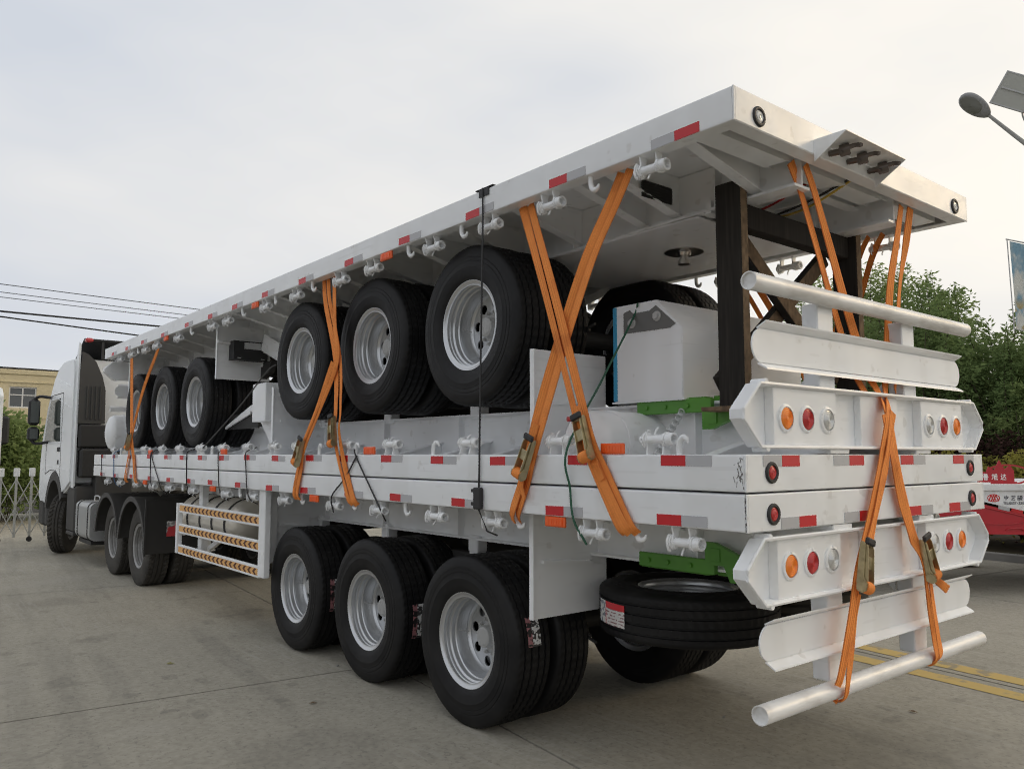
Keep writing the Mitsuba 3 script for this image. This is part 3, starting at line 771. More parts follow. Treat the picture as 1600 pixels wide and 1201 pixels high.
A3('vent_grille', S([bx(X3(.908), X3(.900), -.86, -.60, -.205, -.115)] + [bx(X3(.900), X3(.894), -.85, -.61, -.20 + .016 * i, -.192 + .016 * i) for i in range(6)], 'black_steel'))
# step box recess on the mudguard plate of the topmost trailer, bracket and feet on the middle one
A3('step_box', S([bx(X3(7.155), X3(7.0), -.92, -.52, -.565, -.35), ], 'black_plastic'))
A3('step_tread', S([bx(X3(7.0), X3(6.99), -.80, -.56, -.44, -.365), bx(X3(6.99), X3(6.985), -.88, -.84, -.555, -.545), bx(X3(6.99), X3(6.985), -.6, -.56, -.555, -.545)], 'galvanised'))
A3('plate_pin', S(cyl((X3(7.13), -1.06, -.36), (X3(7.13), -.86, -.38), .018, 10), 'white_paint', 40))
A3('plate_stay', S([bar((X3(6.95), -.60, -.35), (X3(6.5), -.52, -.55), .20, .012, up=(0, 1, 0))], 'white_paint'))
A2('landing_foot', S([prism(Polygon([(5.95, -.20), (6.3, -.50), (6.55, -.62), (7.45, -.44), (7.45, -.46), (6.60, -.70), (6.0, -.72), (5.9, -.6)]).difference(Polygon([(6.35, -.58), (6.62, -.64), (6.62, -.60), (6.45, -.55)])), 'y', -.86, -.84), bx(5.9, 6.25, -.98, -.80, -.90, -.50, .006), bx(5.75, 5.87, -.72, -.60, -1.15, -.50, .006)], 'white_paint'))
A2('landing_crossbar', S([bx(6.45, 7.42, -.835, -.815, -.62, -.45), cyl((6.6, -.8, -.5), (6.6, .8, -.5), .03, 12)], 'black_steel'))
tk = lathe([(-.42, 1e-4), (-.41, .16), (-.38, .235), (-.33, .27), (.33, .27), (.38, .235), (.41, .16), (.42, 1e-4)], 40)
A2('front_tank', S([tk] + [lathe([(y - .02, .271), (y - .018, .277), (y + .018, .277), (y + .02, .271)], 40) for y in (-.2, .2)], 'white_paint', 40), tr(11.5, -.80, -.50))
# torn sticker marks and scraped paint at the corner of the middle trailer
from_rng = np.random.default_rng(3)
sc = []
for i in range(22):
    x = .012 + abs(from_rng.normal(0, .020)); z = from_rng.uniform(-.155, -.01)
    sc.append(bar((x, -1.2508, z), (x + from_rng.uniform(-.004, .012), -1.2508, z + from_rng.uniform(-.03, .03)), .0015, from_rng.uniform(.001, .005), up=(1, 0, 0)))
A2('scraped_paint', S(sc, 'scrape_grey'), lab='dark scrapes where a sticker was torn off the corner')
sc = []
for i in range(30):
    z = from_rng.uniform(-.16, -.01)
    sc.append(bar((from_rng.uniform(.003, .007), 1.2506, z), (from_rng.uniform(.003, .009), 1.2506, z + from_rng.uniform(-.02, .02)), .0015, from_rng.uniform(.001, .003), up=(1, 0, 0)))
A1('scraped_paint', S(sc, 'dark_grey'))

# ------------------------------------------------------------------ loose things on the stack
SPT = [S(tyre_mesh(), 'rubber', 40), LUGTYRE]
for i, (x, y, lab) in enumerate([(1.16, .20, 'new spare wheel hung flat under the lowest trailer with a red and white paper label'), (1.12, -.76, 'second spare wheel with lugged tread hung flat on the far side under the lowest trailer')]):
    kk = thing('spare_wheel', lab, 'wheel')
    Mw = tr(x, y, .80) @ rot('x', 90) @ rot('y', 20)
    part(kk, 'tyre', SPT[i], Mw); part(kk, 'rim', RIM, Mw); part(kk, 'hub', HUB, Mw)
    if i == 0:
        a0 = math.radians(55)
        lab_ = []
        aa = np.linspace(a0, a0 + .56, 8)
        v = np.array([[x + .5415 * math.cos(t), y + .5415 * math.sin(t), z] for t in aa for z in (.735, .865)])
        q = np.array([[2 * j, 2 * j + 2, 2 * j + 3, 2 * j + 1] for j in range(7)])
        part(kk, 'paper_label', mikit.ply(tm(v, q), 'm_tyre_label', smooth=True, uv=np.stack([np.repeat(np.linspace(0, 1, 8), 2), np.tile([0, 1], 8)], -1)), label='red and white printed paper label on the tread')
tb = thing('tool_box', 'big white steel box with a chamfered edge standing on the upturned middle trailer', 'box')
prof = Polygon([(.845, 2.045), (1.37, 2.045), (1.37, 2.635), (1.03, 2.635), (.845, 2.45)]).buffer(-.004).buffer(.004, join_style=1, quad_segs=3)
part(tb, 'body', S([prism(prof, 'y', -.62, .60), prism(prof.buffer(-.004), 'y', .60, .606)], 'white_paint', 30))
part(tb, 'corner_strip', S(bx(1.345, 1.374, .604, .612, 2.05, 2.63, .002), 'blue_paint'), label='blue strip down the edge of the white box')
part(tb, 'hinge_plate', S([prism(Polygon([(1.285, 2.46), (1.285, 2.585), (1.235, 2.60), (1.21, 2.575), (1.08, 2.575), (1.03, 2.60), (.885, 2.475), (.93, 2.455)]), 'y', .606, .611)], 'plate_grey'))
for x, z in ((1.215, 2.515), (1.02, 2.535)):
    part(tb, 'bolt', S(lathe([(0, .030), (.006, .030), (.010, .026), (.010, .018), (.022, .018), (.024, 1e-4)], 16), 'pole_grey', 35), tr(x, .611, z))
part(tb, 'base_lip', S(bx(.83, 1.385, -.63, .615, 2.036, 2.045), 'white_paint'))
# wooden trestle
wf = thing('wooden_trestle', 'dark wooden trestle of two posts and crossed planks propping the topmost trailer', 'support')
for s in (1, -1):
    ya, yb = sorted((s * .575, s * .64))
    part(wf, 'post', S(bx(.415, .575, ya, yb, 1.98, 3.19, .004), 'dark_wood'))
    part(wf, 'post_edge', S(bx(.4125, .4145, ya + .004, yb - .004, 1.985, 3.185), 'cut_wood'), label='lighter sawn edge of the post')
part(wf, 'cross_beam', S(bx(.46, .545, -.572, .572, 2.955, 3.088, .004), 'dark_wood'))
for (ya, za), (yb, zb), x in (((.56, 3.02), (-.56, 2.20), .572), ((-.56, 2.98), (.56, 2.11), .630)):
    part(wf, 'brace', S(bar((x, ya, za), (x, yb, zb), .05, .095, up=(0, 0, 1), b=.003), 'dark_wood'))
    part(wf, 'brace_edge', S(bar((x - .0262, ya * .99, za), (x - .0262, yb * .99, zb), .0018, .085, up=(0, 0, 1)), 'cut_wood'))
part(wf, 'sole_plank', S(bx(.30, .62, -.74, .74, 1.955, 1.978, .003), 'cut_wood'))


# ------------------------------------------------------------------ ratchet straps and lashings
def ribbon(pts, nrm, w=.05, t=.003, shift=0.0, seed=0):
    p = smooth_path(pts, 10)
    T = np.gradient(p, axis=0); T /= np.linalg.norm(T, axis=1, keepdims=True)
    nrm = np.asarray(nrm, float)
    W = np.cross(T, nrm); W /= np.linalg.norm(W, axis=1, keepdims=True)
    Nn = np.cross(W, T)
    s = np.linspace(0, 6, len(p))
    us = np.linspace(-.5, .5, 7)
    zig = np.array([0, .006, 0, .007, .001, .006, 0])
    wid = w * (1 - .22 * meshkit.noise(np.stack([s, s * 0 + seed, s * 0], -1)))
    tw = .03 * (meshkit.noise(np.stack([s * .7, s * 0 + seed + 5, s * 0], -1)) - .5)
    rows = []
    for side in (1, -1):
        q = p[:, None] + W[:, None] * ((us[None, :] * wid[:, None]) + shift)[..., None] + Nn[:, None] * (zig[None, :] * (.6 + .4 * np.sin(s * 1.7 + seed))[:, None] + us[None, :] * tw[:, None] + side * t / 2)[..., None]
        rows.append(q)
    k, n = len(us), len(p)
    v = np.concatenate([rows[0].reshape(-1, 3), rows[1].reshape(-1, 3)])
    f = []
    for i in range(n - 1):
        for j in range(k - 1):
            a, b, c, d = i * k + j, i * k + j + 1, (i + 1) * k + j + 1, (i + 1) * k + j
            f += [[a, b, c, d], [a + n * k, d + n * k, c + n * k, b + n * k]]
        for j in (0, k - 1):
            a, b = i * k + j, (i + 1) * k + j
            f.append([a, b, b + n * k, a + n * k])
    m = tm(v, f)
    return m, np.stack([np.tile(us + .5, 2 * n), np.repeat(np.tile(s, 2), k)], -1)


def web(*a, **kw):
    m, uv = ribbon(*a, **kw)
    return mikit.ply(m, 'm_webbing', smooth=True, uv=uv)


def ratchet(parent, pos, tang, nrm):
    T = np.asarray(tang, float); T /= np.linalg.norm(T)
    Nn = np.asarray(nrm, float); Nn -= T * (Nn @ T); Nn /= np.linalg.norm(Nn)
    M = np.eye(4); M[:3, 0], M[:3, 1], M[:3, 2], M[:3, 3] = T, np.cross(Nn, T), Nn, pos
    side = Polygon([(-.13, .004), (-.12, .022), (.04, .030), (.075, .052), (.105, .050), (.118, .028), (.11, .006), (.07, -.004), (-.12, -.006)])
    fr = [prism(side, 'y', y - .0025, y + .0025) for y in (-.034, .034)]
    fr += [cyl((.085, -.040, .026), (.085, .040, .026), .017, 16), cyl((-.115, -.036, .006), (-.115, .036, .006), .006, 8), cyl((.10, -.04, .005), (.10, .04, .005), .006, 8)]
    fr += [prism(Polygon([((.030 if q % 2 else .023) * math.cos(PI * q / 11) + .085, (.030 if q % 2 else .023) * math.sin(PI * q / 11) + .026) for q in range(22)]), 'y', y - .002, y + .002) for y in (-.039, .039)]
    hd = Polygon([(-.125, .022), (-.10, .034), (.06, .050), (.08, .040), (.06, .030), (-.10, .016)])
    fr += [prism(hd, 'y', y - .002, y + .002) for y in (-.028, .028)] + [bx(-.06, .0, -.027, .027, .028, .033, .002)]
    part(parent, 'ratchet', S([mv(m, M) for m in fr], 'zinc_yellow', 30))
    part(parent, 'ratchet_handle', S([mv(m, M) for m in (bx(-.150, -.115, -.040, .040, .016, .036, .007),)], 'black_plastic'))
    part(parent, 'webbing_roll', S(mv(lathe([(-.031, .018), (-.031, .031), (.031, .031), (.031, .018)], 18).apply_translation((.085, 0, .026)), M), 'webbing', 40))


def strap(label, bands, rpos=None, rtan=None, nrm=(0, 1, 0), tail=None):
    k = thing('ratchet_strap', label, 'strap', None)
    for i, (pts, w) in enumerate(bands):
        part(k, 'webbing', web(pts, nrm, w, seed=i + len(label)))
    if rpos is not None:
        ratchet(k, rpos, rtan, nrm)
    if tail is not None:
        part(k, 'webbing_tail', web(tail, nrm, .045, seed=3))
    return k


Y = 1.262
o = lambda pts, dx, dy=0.0: [(x + dx, y + dy, z) for x, y, z in pts]
a1 = [(1.56, 1.15, 3.22), (1.48, 1.17, 3.05), (1.25, 1.23, 2.58), (1.00, Y + .012, 1.98), (.92, Y + .02, 1.79), (.86, Y + .006, 1.66), (.78, Y, 1.52), (.69, Y, 1.385), (.665, 1.235, 1.345)]
strap('orange ratchet strap nearest the rear corner, running down rearward to the lowest rail', [(o(a1, -.033), .062), (o(a1, .033, .004), .062), (o(a1[3:], .0, .012), .066)], (.925, Y + .035, 1.80), (-.36, 0, -1.0), tail=[(.89, Y + .02, 1.72), (.85, Y + .024, 1.66), (.82, Y + .02, 1.60)])
b1 = [(.76, 1.15, 3.215), (.84, 1.17, 3.05), (1.00, 1.20, 2.76), (1.18, 1.235, 2.32), (1.33, Y + .006, 1.90), (1.41, Y + .01, 1.70), (1.47, Y, 1.56), (1.545, Y, 1.40), (1.565, 1.235, 1.345)]
strap('orange ratchet strap crossing it, running down forward to a hook beside the rear mudguard plate', [(o(b1, -.030, -.006), .060), (o(b1[:6], .038, -.01), .060), (o(b1[4:], .01, .006), .064)], (1.40, Y + .032, 1.70), (.42, 0, -1.0), tail=[(1.44, Y + .02, 1.66), (1.44, Y + .03, 1.55), (1.43, Y + .02, 1.48)])
a2 = [(4.22, 1.15, 3.22), (4.12, 1.18, 3.0), (3.85, 1.215, 2.50), (3.76, 1.25, 2.08), (3.73, Y + .012, 1.92), (3.67, Y + .004, 1.70), (3.58, Y, 1.52), (3.50, Y, 1.39), (3.48, 1.235, 1.345)]
strap('orange ratchet strap before the middle raised wheel, hanging straight down to its ratchet', [(o(a2, -.036), .066), (o(a2, .036, .004), .066)], (3.74, Y + .03, 1.90), (-.18, 0, -1.0))
b2 = [(4.08, 1.15, 3.22), (3.96, 1.20, 2.80), (3.84, 1.235, 2.47), (4.10, 1.255, 2.08), (4.33, Y + .008, 1.78), (4.41, Y, 1.60), (4.47, Y, 1.41), (4.475, 1.235, 1.345)]
strap('orange ratchet strap looped round its neighbour and slanting forward to the lower rail', [(o(b2, -.02, .006), .062), (o(b2[2:], .03, .010), .062)], (4.36, Y + .03, 1.74), (.42, 0, -1.0))
a3 = [(10.5, 1.15, 3.22), (10.35, 1.17, 2.95), (9.98, 1.235, 2.26), (9.80, Y + .006, 1.92), (9.68, Y, 1.65), (9.58, Y, 1.40), (9.56, 1.235, 1.345)]
strap('orange ratchet strap nearest the truck cab, hanging steeply in front of the foremost raised wheel', [(o(a3, -.03), .06), (o(a3, .035, .004), .06)])
b3 = [(9.15, 1.12, 3.22), (9.2, 1.15, 3.08), (9.50, 1.225, 2.59), (9.79, Y + .01, 1.98), (9.95, Y, 1.66), (10.06, Y, 1.41), (10.08, 1.235, 1.345)]
strap('orange ratchet strap near the cab slanting forward under the topmost rail', [(o(b3, -.02, .006), .05), (o(b3, .03, .010), .05)], (9.82, Y + .036, 1.90), (.4, 0, -1.0))
B = (-1, 0, 0)
oy = lambda pts, d, dx=0.0: [(x + dx, y + d, z) for x, y, z in pts]
r1 = [(.13, .50, 3.225), (.14, .40, 3.10), (.16, .24, 2.87), (.15, .09, 2.52), (.11, -.01, 2.20), (.05, -.02, 2.06), (-.022, .03, 1.94), (-.028, -.03, 1.70), (-.030, -.09, 1.52), (-.032, -.20, 1.28), (-.045, -.29, 1.16), (-.04, -.36, .92), (-.03, -.43, .72), (-.02, -.47, .62), (.03, -.47, .575)]
strap('orange ratchet strap on the rear end running down to the right over the bumper pipe', [(oy(r1, -.025), .078), (oy(r1[:6], .062, .03), .074), (oy(r1[6:10], .02, -.006), .075), (oy(r1[9:], .035, -.004), .045)], (-.058, -.285, 1.165), (.0, -.30, -1.0), B, tail=[(-.05, -.31, 1.08), (-.085, -.37, 1.04), (-.10, -.43, 1.00)])
r2 = [(.12, -.58, 3.21), (.13, -.53, 3.0), (.145, -.45, 2.70), (.13, -.34, 2.26), (.08, -.20, 2.08), (-.022, -.02, 1.95), (-.03, .07, 1.75), (-.032, .13, 1.62), (-.034, .27, 1.36), (-.045, .40, 1.17), (-.04, .47, .96), (-.03, .56, .72), (-.02, .585, .655)]
r2b = [(-.045, .42, 1.06), (-.03, .455, .92), (-.035, .52, .70), (-.022, .535, .60), (.01, .54, .573), (.04, .54, .58)]
strap('orange ratchet strap on the rear end running down to the left to the bumper pipe', [(oy(r2, .015), .072), (oy(r2[5:10], -.02, -.006), .066), (oy(r2[:5], -.08, -.01), .06), (r2b, .05)], (-.06, .405, 1.18), (.0, .30, -1.0), B)
f1 = [(1.60, -1.14, 3.22), (1.56, -1.17, 3.1), (1.36, -1.22, 2.70), (1.05, -Y, 2.0), (.95, -Y, 1.74), (.80, -Y, 1.40)]
strap('red-brown strap on the far side seen behind the wooden trestle', [(f1, .06), (o(f1, .12), .04)], nrm=(0, -1, 0))
f2 = [(.60, -1.12, 3.22), (.70, -1.17, 3.1), (.86, -1.22, 2.75), (1.2, -Y, 2.0), (1.3, -Y, 1.74), (1.45, -Y, 1.40)]
strap('strap on the far side rising to the front corner of the topmost trailer', [(f2, .05), (o(f2, -.10), .05)], nrm=(0, -1, 0))


def rope(name, label, pts, m, r=.006):
    return single(name, S(tube(pts, r, 6, 6), m, 40), label, 'rope')


w = thing('steel_lashing_wire', 'thin black wire from the topmost rail down past the rearmost raised wheel', 'wire')
part(w, 'wire', S(tube([(2.02, .9, 3.384), (1.90, 1.20, 3.388), (1.86, 1.258, 3.383), (1.85, 1.262, 3.2), (1.87, 1.262, 2.2), (1.88, 1.262, 1.6), (1.885, 1.262, 1.40), (1.84, 1.23, 1.27), (1.79, 1.19, 1.245)], .006, 6), 'black_plastic'))
part(w, 'edge_protector', S([bx(1.76, 1.94, 1.0, 1.256, 3.379, 3.386, .002), bx(1.80, 1.90, 1.2515, 1.257, 3.33, 3.379)], 'black_plastic'))
part(w, 'clamp', S([bx(1.845, 1.915, 1.254, 1.285, 1.40, 1.53, .006), bx(1.92, 1.945, 1.26, 1.275, 1.42, 1.44), bx(1.92, 1.945, 1.26, 1.275, 1.50, 1.52)], 'black_plastic'))
rope('lashing_cord', 'black cord over the rails below the middle straps, leaning rearward', [(3.46, 1.262, 1.77), (3.42, 1.262, 1.70), (3.12, 1.262, 1.40), (3.06, 1.225, 1.27), (3.1, 1.19, 1.25)], 'black_plastic')
rope('lashing_cord', 'black cord over the rails below the middle straps, leaning forward', [(3.42, 1.262, 1.72), (3.6, 1.262, 1.55), (3.82, 1.262, 1.40), (3.86, 1.225, 1.27)], 'black_plastic')
rope('tie_rope', 'dark green cord tied from the white box down over the rail to a lower winch', [(1.16, .62, 2.63), (1.19, .625, 2.55), (1.14, .95, 2.15), (1.10, 1.262, 1.76), (1.075, 1.266, 1.55), (1.05, 1.266, 1.39), (1.0, 1.22, 1.26)], 'cord_green')
rope('tie_rope', 'grey cord slanting up from the upturned rail to the front mudguard plate', [(7.0, 1.23, 1.80), (6.3, 1.12, 2.2), (5.72, 1.05, 2.55), (5.6, 1.0, 2.62)], 'dark_grey', .007)
for i, (xa, xb, m, lab) in enumerate([(7.45, 7.42, 'black_plastic', 'black wire round both rails ahead of the side guard'), (6.42, 6.37, 'dark_grey', 'dark wire round both rails over the steel tank'), (5.66, 5.60, 'dark_grey', 'dark wire round both rails at the rear end of the side guard'), (8.90, 8.87, 'black_plastic', 'short black cord over the rails ahead of the side guard, upright'),
                                     (8.86, 8.50, 'black_plastic', 'short black cord over the rails ahead of the side guard, slanting rearward'), (10.8, 10.75, 'cord_blue', 'blue cord round both rails near the front end'), (11.55, 11.52, 'black_plastic', 'foremost black cord round both rails')]):
    rope('lashing_cord', lab, [(xa, 1.15, 1.80), (xa, 1.24, 1.765), (xa, 1.262, 1.72), ((xa + xb) / 2, 1.263, 1.55), (xb, 1.262, 1.40), (xb, 1.23, 1.30), (xb - .02, 1.16, 1.25)], m)
w = single('chain', S([mv(trimesh.creation.torus(.017, .0042, major_sections=12, minor_sections=6), T_ := trimesh.transformations.translation_matrix((.86 - .012 * i, .60 + .028 * i, 1.97 - .0155 * i)) @ rot('x', 60) @ rot('y', 90 * (i % 2))) for i in range(17)], 'galvanised', 40), 'short steel chain hanging from the upper green carrier down to the rail', 'chain')

# ------------------------------------------------------------------ the tractor truck in front
TZ = -.075
tk = thing('truck', 'white tractor truck with a high-roof cab pulling the stacked trailers', 'truck')
TA = lambda nm, sh, lab=None: part(tk, nm, sh, tr(0, 0, TZ), lab)


def loft(prof, ys):
    """Side profile (x, z) carried across y; ys = list of (y, inset)."""
    P0 = Polygon(prof)
    rings = []
    n = 72
    for y, ins in ys:
        p = P0.buffer(-ins, join_style=1) if ins > 0 else P0
        l = p.exterior
        c = np.array(P0.centroid.coords[0])
        ang = np.linspace(0, 2 * PI, n, endpoint=False)
        pts = []
        for a in ang:
            ray = LineString([c, c + 10 * np.array([math.cos(a), math.sin(a)])])
            q = ray.intersection(l)
            q = q if q.geom_type == 'Point' else max(q.geoms, key=lambda t: t.distance(Point(c)))
            pts.append([q.x, y, q.y])
        rings.append(pts)
    v = np.array(rings).reshape(-1, 3)
    m = len(ys)
    f = [[i * n + j, i * n + (j + 1) % n, (i + 1) * n + (j + 1) % n, (i + 1) * n + j] for i in range(m - 1) for j in range(n)]
    mm = tm(v, f)
    extra, faces = [], list(mm.faces)
    for r, flip_ in ((0, False), (m - 1, True)):
        ci = len(v) + len(extra); extra.append(np.mean(rings[r], 0))
        faces += [[r * n + j, ci, r * n + (j + 1) % n] if not flip_ else [r * n + j, r * n + (j + 1) % n, ci] for j in range(n)]
    return trimesh.Trimesh(np.vstack([mm.vertices, extra]), np.array(faces), process=False)


cab_prof = Polygon([(13.92, 1.30), (13.92, 3.30), (14.0, 3.52), (14.9, 3.55), (15.35, 3.47), (15.75, 3.28), (16.15, 2.95), (16.38, 2.72), (16.78, 2.10), (16.92, 1.60), (16.92, .95), (16.70, .85), (16.18, .85)] +
                   [(15.30 + .84 * math.cos(t), .62 + .84 * math.sin(t)) for t in np.linspace(.28, 2.55, 14)] + [(14.30, 1.16)]).buffer(-.04).buffer(.04, join_style=1, quad_segs=3)
body = prism(cab_prof.buffer(-.03), 'y', -1.25, 1.25)
mid_ = prism(cab_prof, 'y', -1.215, 1.215)
TA('cab', S([body, mid_], 'cab_white', 25))
for s in (1, -1):
    TA('wheel_arch', S(prism(Polygon([(15.30 + .86 * math.cos(t), .62 + .86 * math.sin(t)) for t in np.linspace(.2, 2.65, 18)] + [(15.30 + .70 * math.cos(t), .62 + .70 * math.sin(t)) for t in np.linspace(2.65, .2, 18)]), 'y', s * 1.13 - .13, s * 1.13 + .13), 'dark_grey', 30))
TA('bumper', S([bx(16.5, 17.02, -1.22, 1.22, .38, .98, .05), bx(15.98, 16.2, 1.10, 1.24, .42, .80, .03)], 'dark_grey', 30))
for s in (1, -1):
    y = s * 1.251
    wn = [(14.95, 2.05), (16.55, 2.05), (16.25, 2.58), (16.0, 2.86), (15.05, 2.86)]
    kk = TA('door', S([prism(Polygon([(14.82, 1.30), (14.84, 2.0), (14.80, 2.95), (15.92, 2.95), (16.30, 2.1), (16.30, 1.42), (15.8, 1.50), (15.2, 1.50)]).exterior.buffer(.008), 'y', y - .004, y + .003)], 'dark_grey'))
    part(tk, 'side_window', S(prism(Polygon(wn), 'y', y - .004, y + .004), 'cab_glass'), tr(0, 0, TZ))
    part(tk, 'door_handle', S(bx(14.92, 15.10, y - .01, y + .02, 1.86, 1.94, .008), 'black_plastic'), tr(0, 0, TZ))
    TA('side_deflector', S([prism(Polygon([(13.78, 1.22), (13.98, 1.22), (13.98, 3.5), (13.82, 3.80), (13.74, 3.78)]), 'y', y - .04 * s - .006, y - .04 * s + .006), bar((13.775, y - .04 * s, 1.25), (13.745, y - .04 * s, 3.76), .03, .03)], 'cab_white'))
    TA('mirror_arm', S([tube([(16.0, s * 1.24, 2.92), (16.25, s * 1.42, 2.95), (16.34, s * 1.53, 2.86)], .03, 8, 4), tube([(16.15, s * 1.24, 2.05), (16.3, s * 1.44, 2.02), (16.34, s * 1.53, 2.1)], .03, 8, 4)], 'black_plastic', 40))
    TA('mirror', S([bx(16.25, 16.43, s * 1.52 - .13, s * 1.46 + .13, 2.38, 2.90, .05), bx(16.25, 16.43, s * 1.52 - .13, s * 1.46 + .13, 2.07, 2.35, .05)], 'black_plastic', 30))
    TA('mirror_glass', S([bx(16.242, 16.249, s * 1.52 - .10, s * 1.46 + .10, 2.43, 2.85), bx(16.242, 16.249, s * 1.52 - .10, s * 1.46 + .10, 2.11, 2.31)], 'cab_glass'))
TA('badge', S(bx(14.99, 15.10, 1.2505, 1.258, 1.62, 1.70, .002), 'black_plastic'))
TA('cab_crease', S([bar((14.0, 1.2505, 2.62), (15.9, 1.2505, 2.98), .012, .012), bar((13.98, 1.2505, 3.0), (15.6, 1.2505, 3.28), .012, .012), bar((13.98, 1.2505, 1.52), (16.3, 1.2505, 1.60), .012, .012)], 'cab_white'))
# roof deflector wing and its lamp
wing = [(14.6, 3.5), (13.95, 3.80), (13.80, 3.86), (13.70, 3.84)]
TA('roof_wing', S([bar((wing[i][0], 0, wing[i][1]), (wing[i + 1][0], 0, wing[i + 1][1]), 2.28, .03) for i in range(3)] + [bar((13.72, .85, 3.5), (13.74, .85, 3.83), .04, .04), bar((13.72, -.85, 3.5), (13.74, -.85, 3.83), .04, .04)], 'black_plastic', 30))
TA('roof_lamp', S([bx(13.66, 13.80, s * 1.08 - .06, s * 1.08 + .06, 3.80, 3.87, .02) for s in (1, -1)], 'lens_red'))
# air intake and dark gear behind the cab
intake = Polygon([(1.20, 2.35), (1.20, 3.30), (1.17, 3.62), (1.08, 3.58), (.95, 3.45), (.84, 3.2), (.78, 2.95), (.77, 2.35)])
TA('air_intake', S([prism(intake, 'x', 13.70, 13.90)] + [bx(13.675, 13.70, y - .014, y + .014, 2.42, 3.02, .008) for y in (.86, .93, 1.0, 1.07)], 'dark_plastic', 30))
TA('air_cleaner', S([bx(13.66, 13.90, .55, 1.18, 1.92, 2.33, .03), bx(13.60, 13.90, .5, 1.15, 1.40, 1.90, .03), bx(13.655, 13.66, .82, .88, 1.97, 1.99)], 'black_steel', 30))
TA('exhaust_stack', S([cyl((13.72, -.8, 1.0), (13.72, -.8, 3.4), .09, 20)], 'galvanised', 40))
TA('chassis', S([bx(9.0, 16.2, s * .40 - .04, s * .40 + .04, .62, .90, .01) for s in (1, -1)] + [bx(x - .05, x + .05, -.36, .36, .66, .86) for x in (9.2, 10.7, 12.2, 13.4)] + [bx(9.6, 11.8, -.55, .55, .95, 1.12, .03), bx(9.2, 13.6, -.36, .36, .902, .91)], 'frame_dark'))
TA('fifth_wheel', S([bx(10.2, 11.2, -.48, .48, 1.122, 1.19, .03)], 'black_steel'))
for y0, y1 in ((.62, 1.20), (-1.20, -.62)):
    tkp = Polygon([(12.62, .40), (13.62, .40), (13.62, 1.02), (12.62, 1.02)]).buffer(-.10).buffer(.10, quad_segs=4)
    TA('fuel_tank', S([mv(prism(affinity.translate(affinity.scale(Polygon([(y0, .40), (y1, .40), (y1, 1.02), (y0, 1.02)]).buffer(-.1).buffer(.1, quad_segs=4), 1, 1), 0, 0), 'x', 12.45, 13.55), np.eye(4))], 'aluminium', 30))
    rr = Polygon([(y0 - .006, .394), (y1 + .006, .394), (y1 + .006, 1.026), (y0 - .006, 1.026)]).buffer(-.1).buffer(.1, quad_segs=4)
    rin = Polygon([(y0 + .001, .401), (y1 - .001, .401), (y1 - .001, 1.019), (y0 + .001, 1.019)]).buffer(-.1).buffer(.1, quad_segs=4)
    for x in (12.62, 13.36):
        TA('tank_band', S(prism(rr.difference(rin), 'x', x - .025, x + .025), 'black_steel', 30))
    TA('tank_bracket', S([bx(12.55, 13.45, y0 + .05, y1 - .05, .33, .392)], 'black_steel'))
TA('tank_handle', S(tube([(12.75, 1.0, 1.02), (12.78, 1.0, 1.10), (13.1, 1.0, 1.10), (13.13, 1.0, 1.02)], .012, 6, 4), 'galvanised', 40))
TA('step_panel', S([bx(13.70, 14.35, .85, 1.20, .45, 1.25, .03), bx(13.62, 14.2, .9, 1.22, .40, .46, .01), bx(13.6, 13.95, .3, .9, .95, 1.45, .02)], 'dark_plastic', 30))
RAX = (9.93, 11.36)
for s in (1, -1):
    for x in RAX:
        a = np.linspace(PI * .02, PI * .98, 20)
        ya, yb = sorted((s * .52, s * 1.20))
        outer = [(x + .70 * math.cos(t), .56 + .66 * math.sin(t)) for t in a]
        inner = [(x + .685 * math.cos(t), .56 + .645 * math.sin(t)) for t in a[::-1]]
        TA('mudguard', S([prism(Polygon(outer + inner), 'y', ya, yb), prism(Polygon([(x + .71 * math.cos(t), .56 + .67 * math.sin(t)) for t in a] + [(x + .64 * math.cos(t), .56 + .60 * math.sin(t)) for t in a[::-1]]), 'y', s * 1.205 - .012, s * 1.205 + .012)], 'dark_plastic', 35))
    ya, yb = sorted((s * .52, s * 1.215))
    TA('mud_flap', S([bx(9.22, 9.235, ya, yb, .50, 1.20), bx(9.20, 9.225, s * 1.21 - .012, s * 1.21 + .012, .48, 1.22)], 'black_steel'))
    TA('plate_holder', S(bx(9.20, 9.218, s * .82 - .12, s * .82 + .12, .72, .92), 'printed_paper'))
    for x in RAX:
        for inner in (0, 1):
            W = tr(x, s * (.63 if inner else .965), .545)
            if (s > 0) == bool(inner):
                W = W @ rot('z', 180)
            wheel(tk, tr(0, 0, TZ) @ W @ rot('y', float(rng.uniform(0, 360))), LUGTYRE, hub=not inner, old=True)
    W = tr(15.30, s * 1.05, .545) @ rot('z', -27) @ (np.eye(4) if s < 0 else rot('z', 180))
    wheel(tk, tr(0, 0, TZ - .04) @ W, LUGTYRE, old=True)
TA('axle', S([cyl((x, -1.0, .545), (x, 1.0, .545), .08, 16) for x in RAX + (15.3,)] + [bx(x - .6, x + .6, s * .45 - .05, s * .45 + .05, .50, .62, .02) for x in RAX for s in (1, -1)], 'frame_dark'))

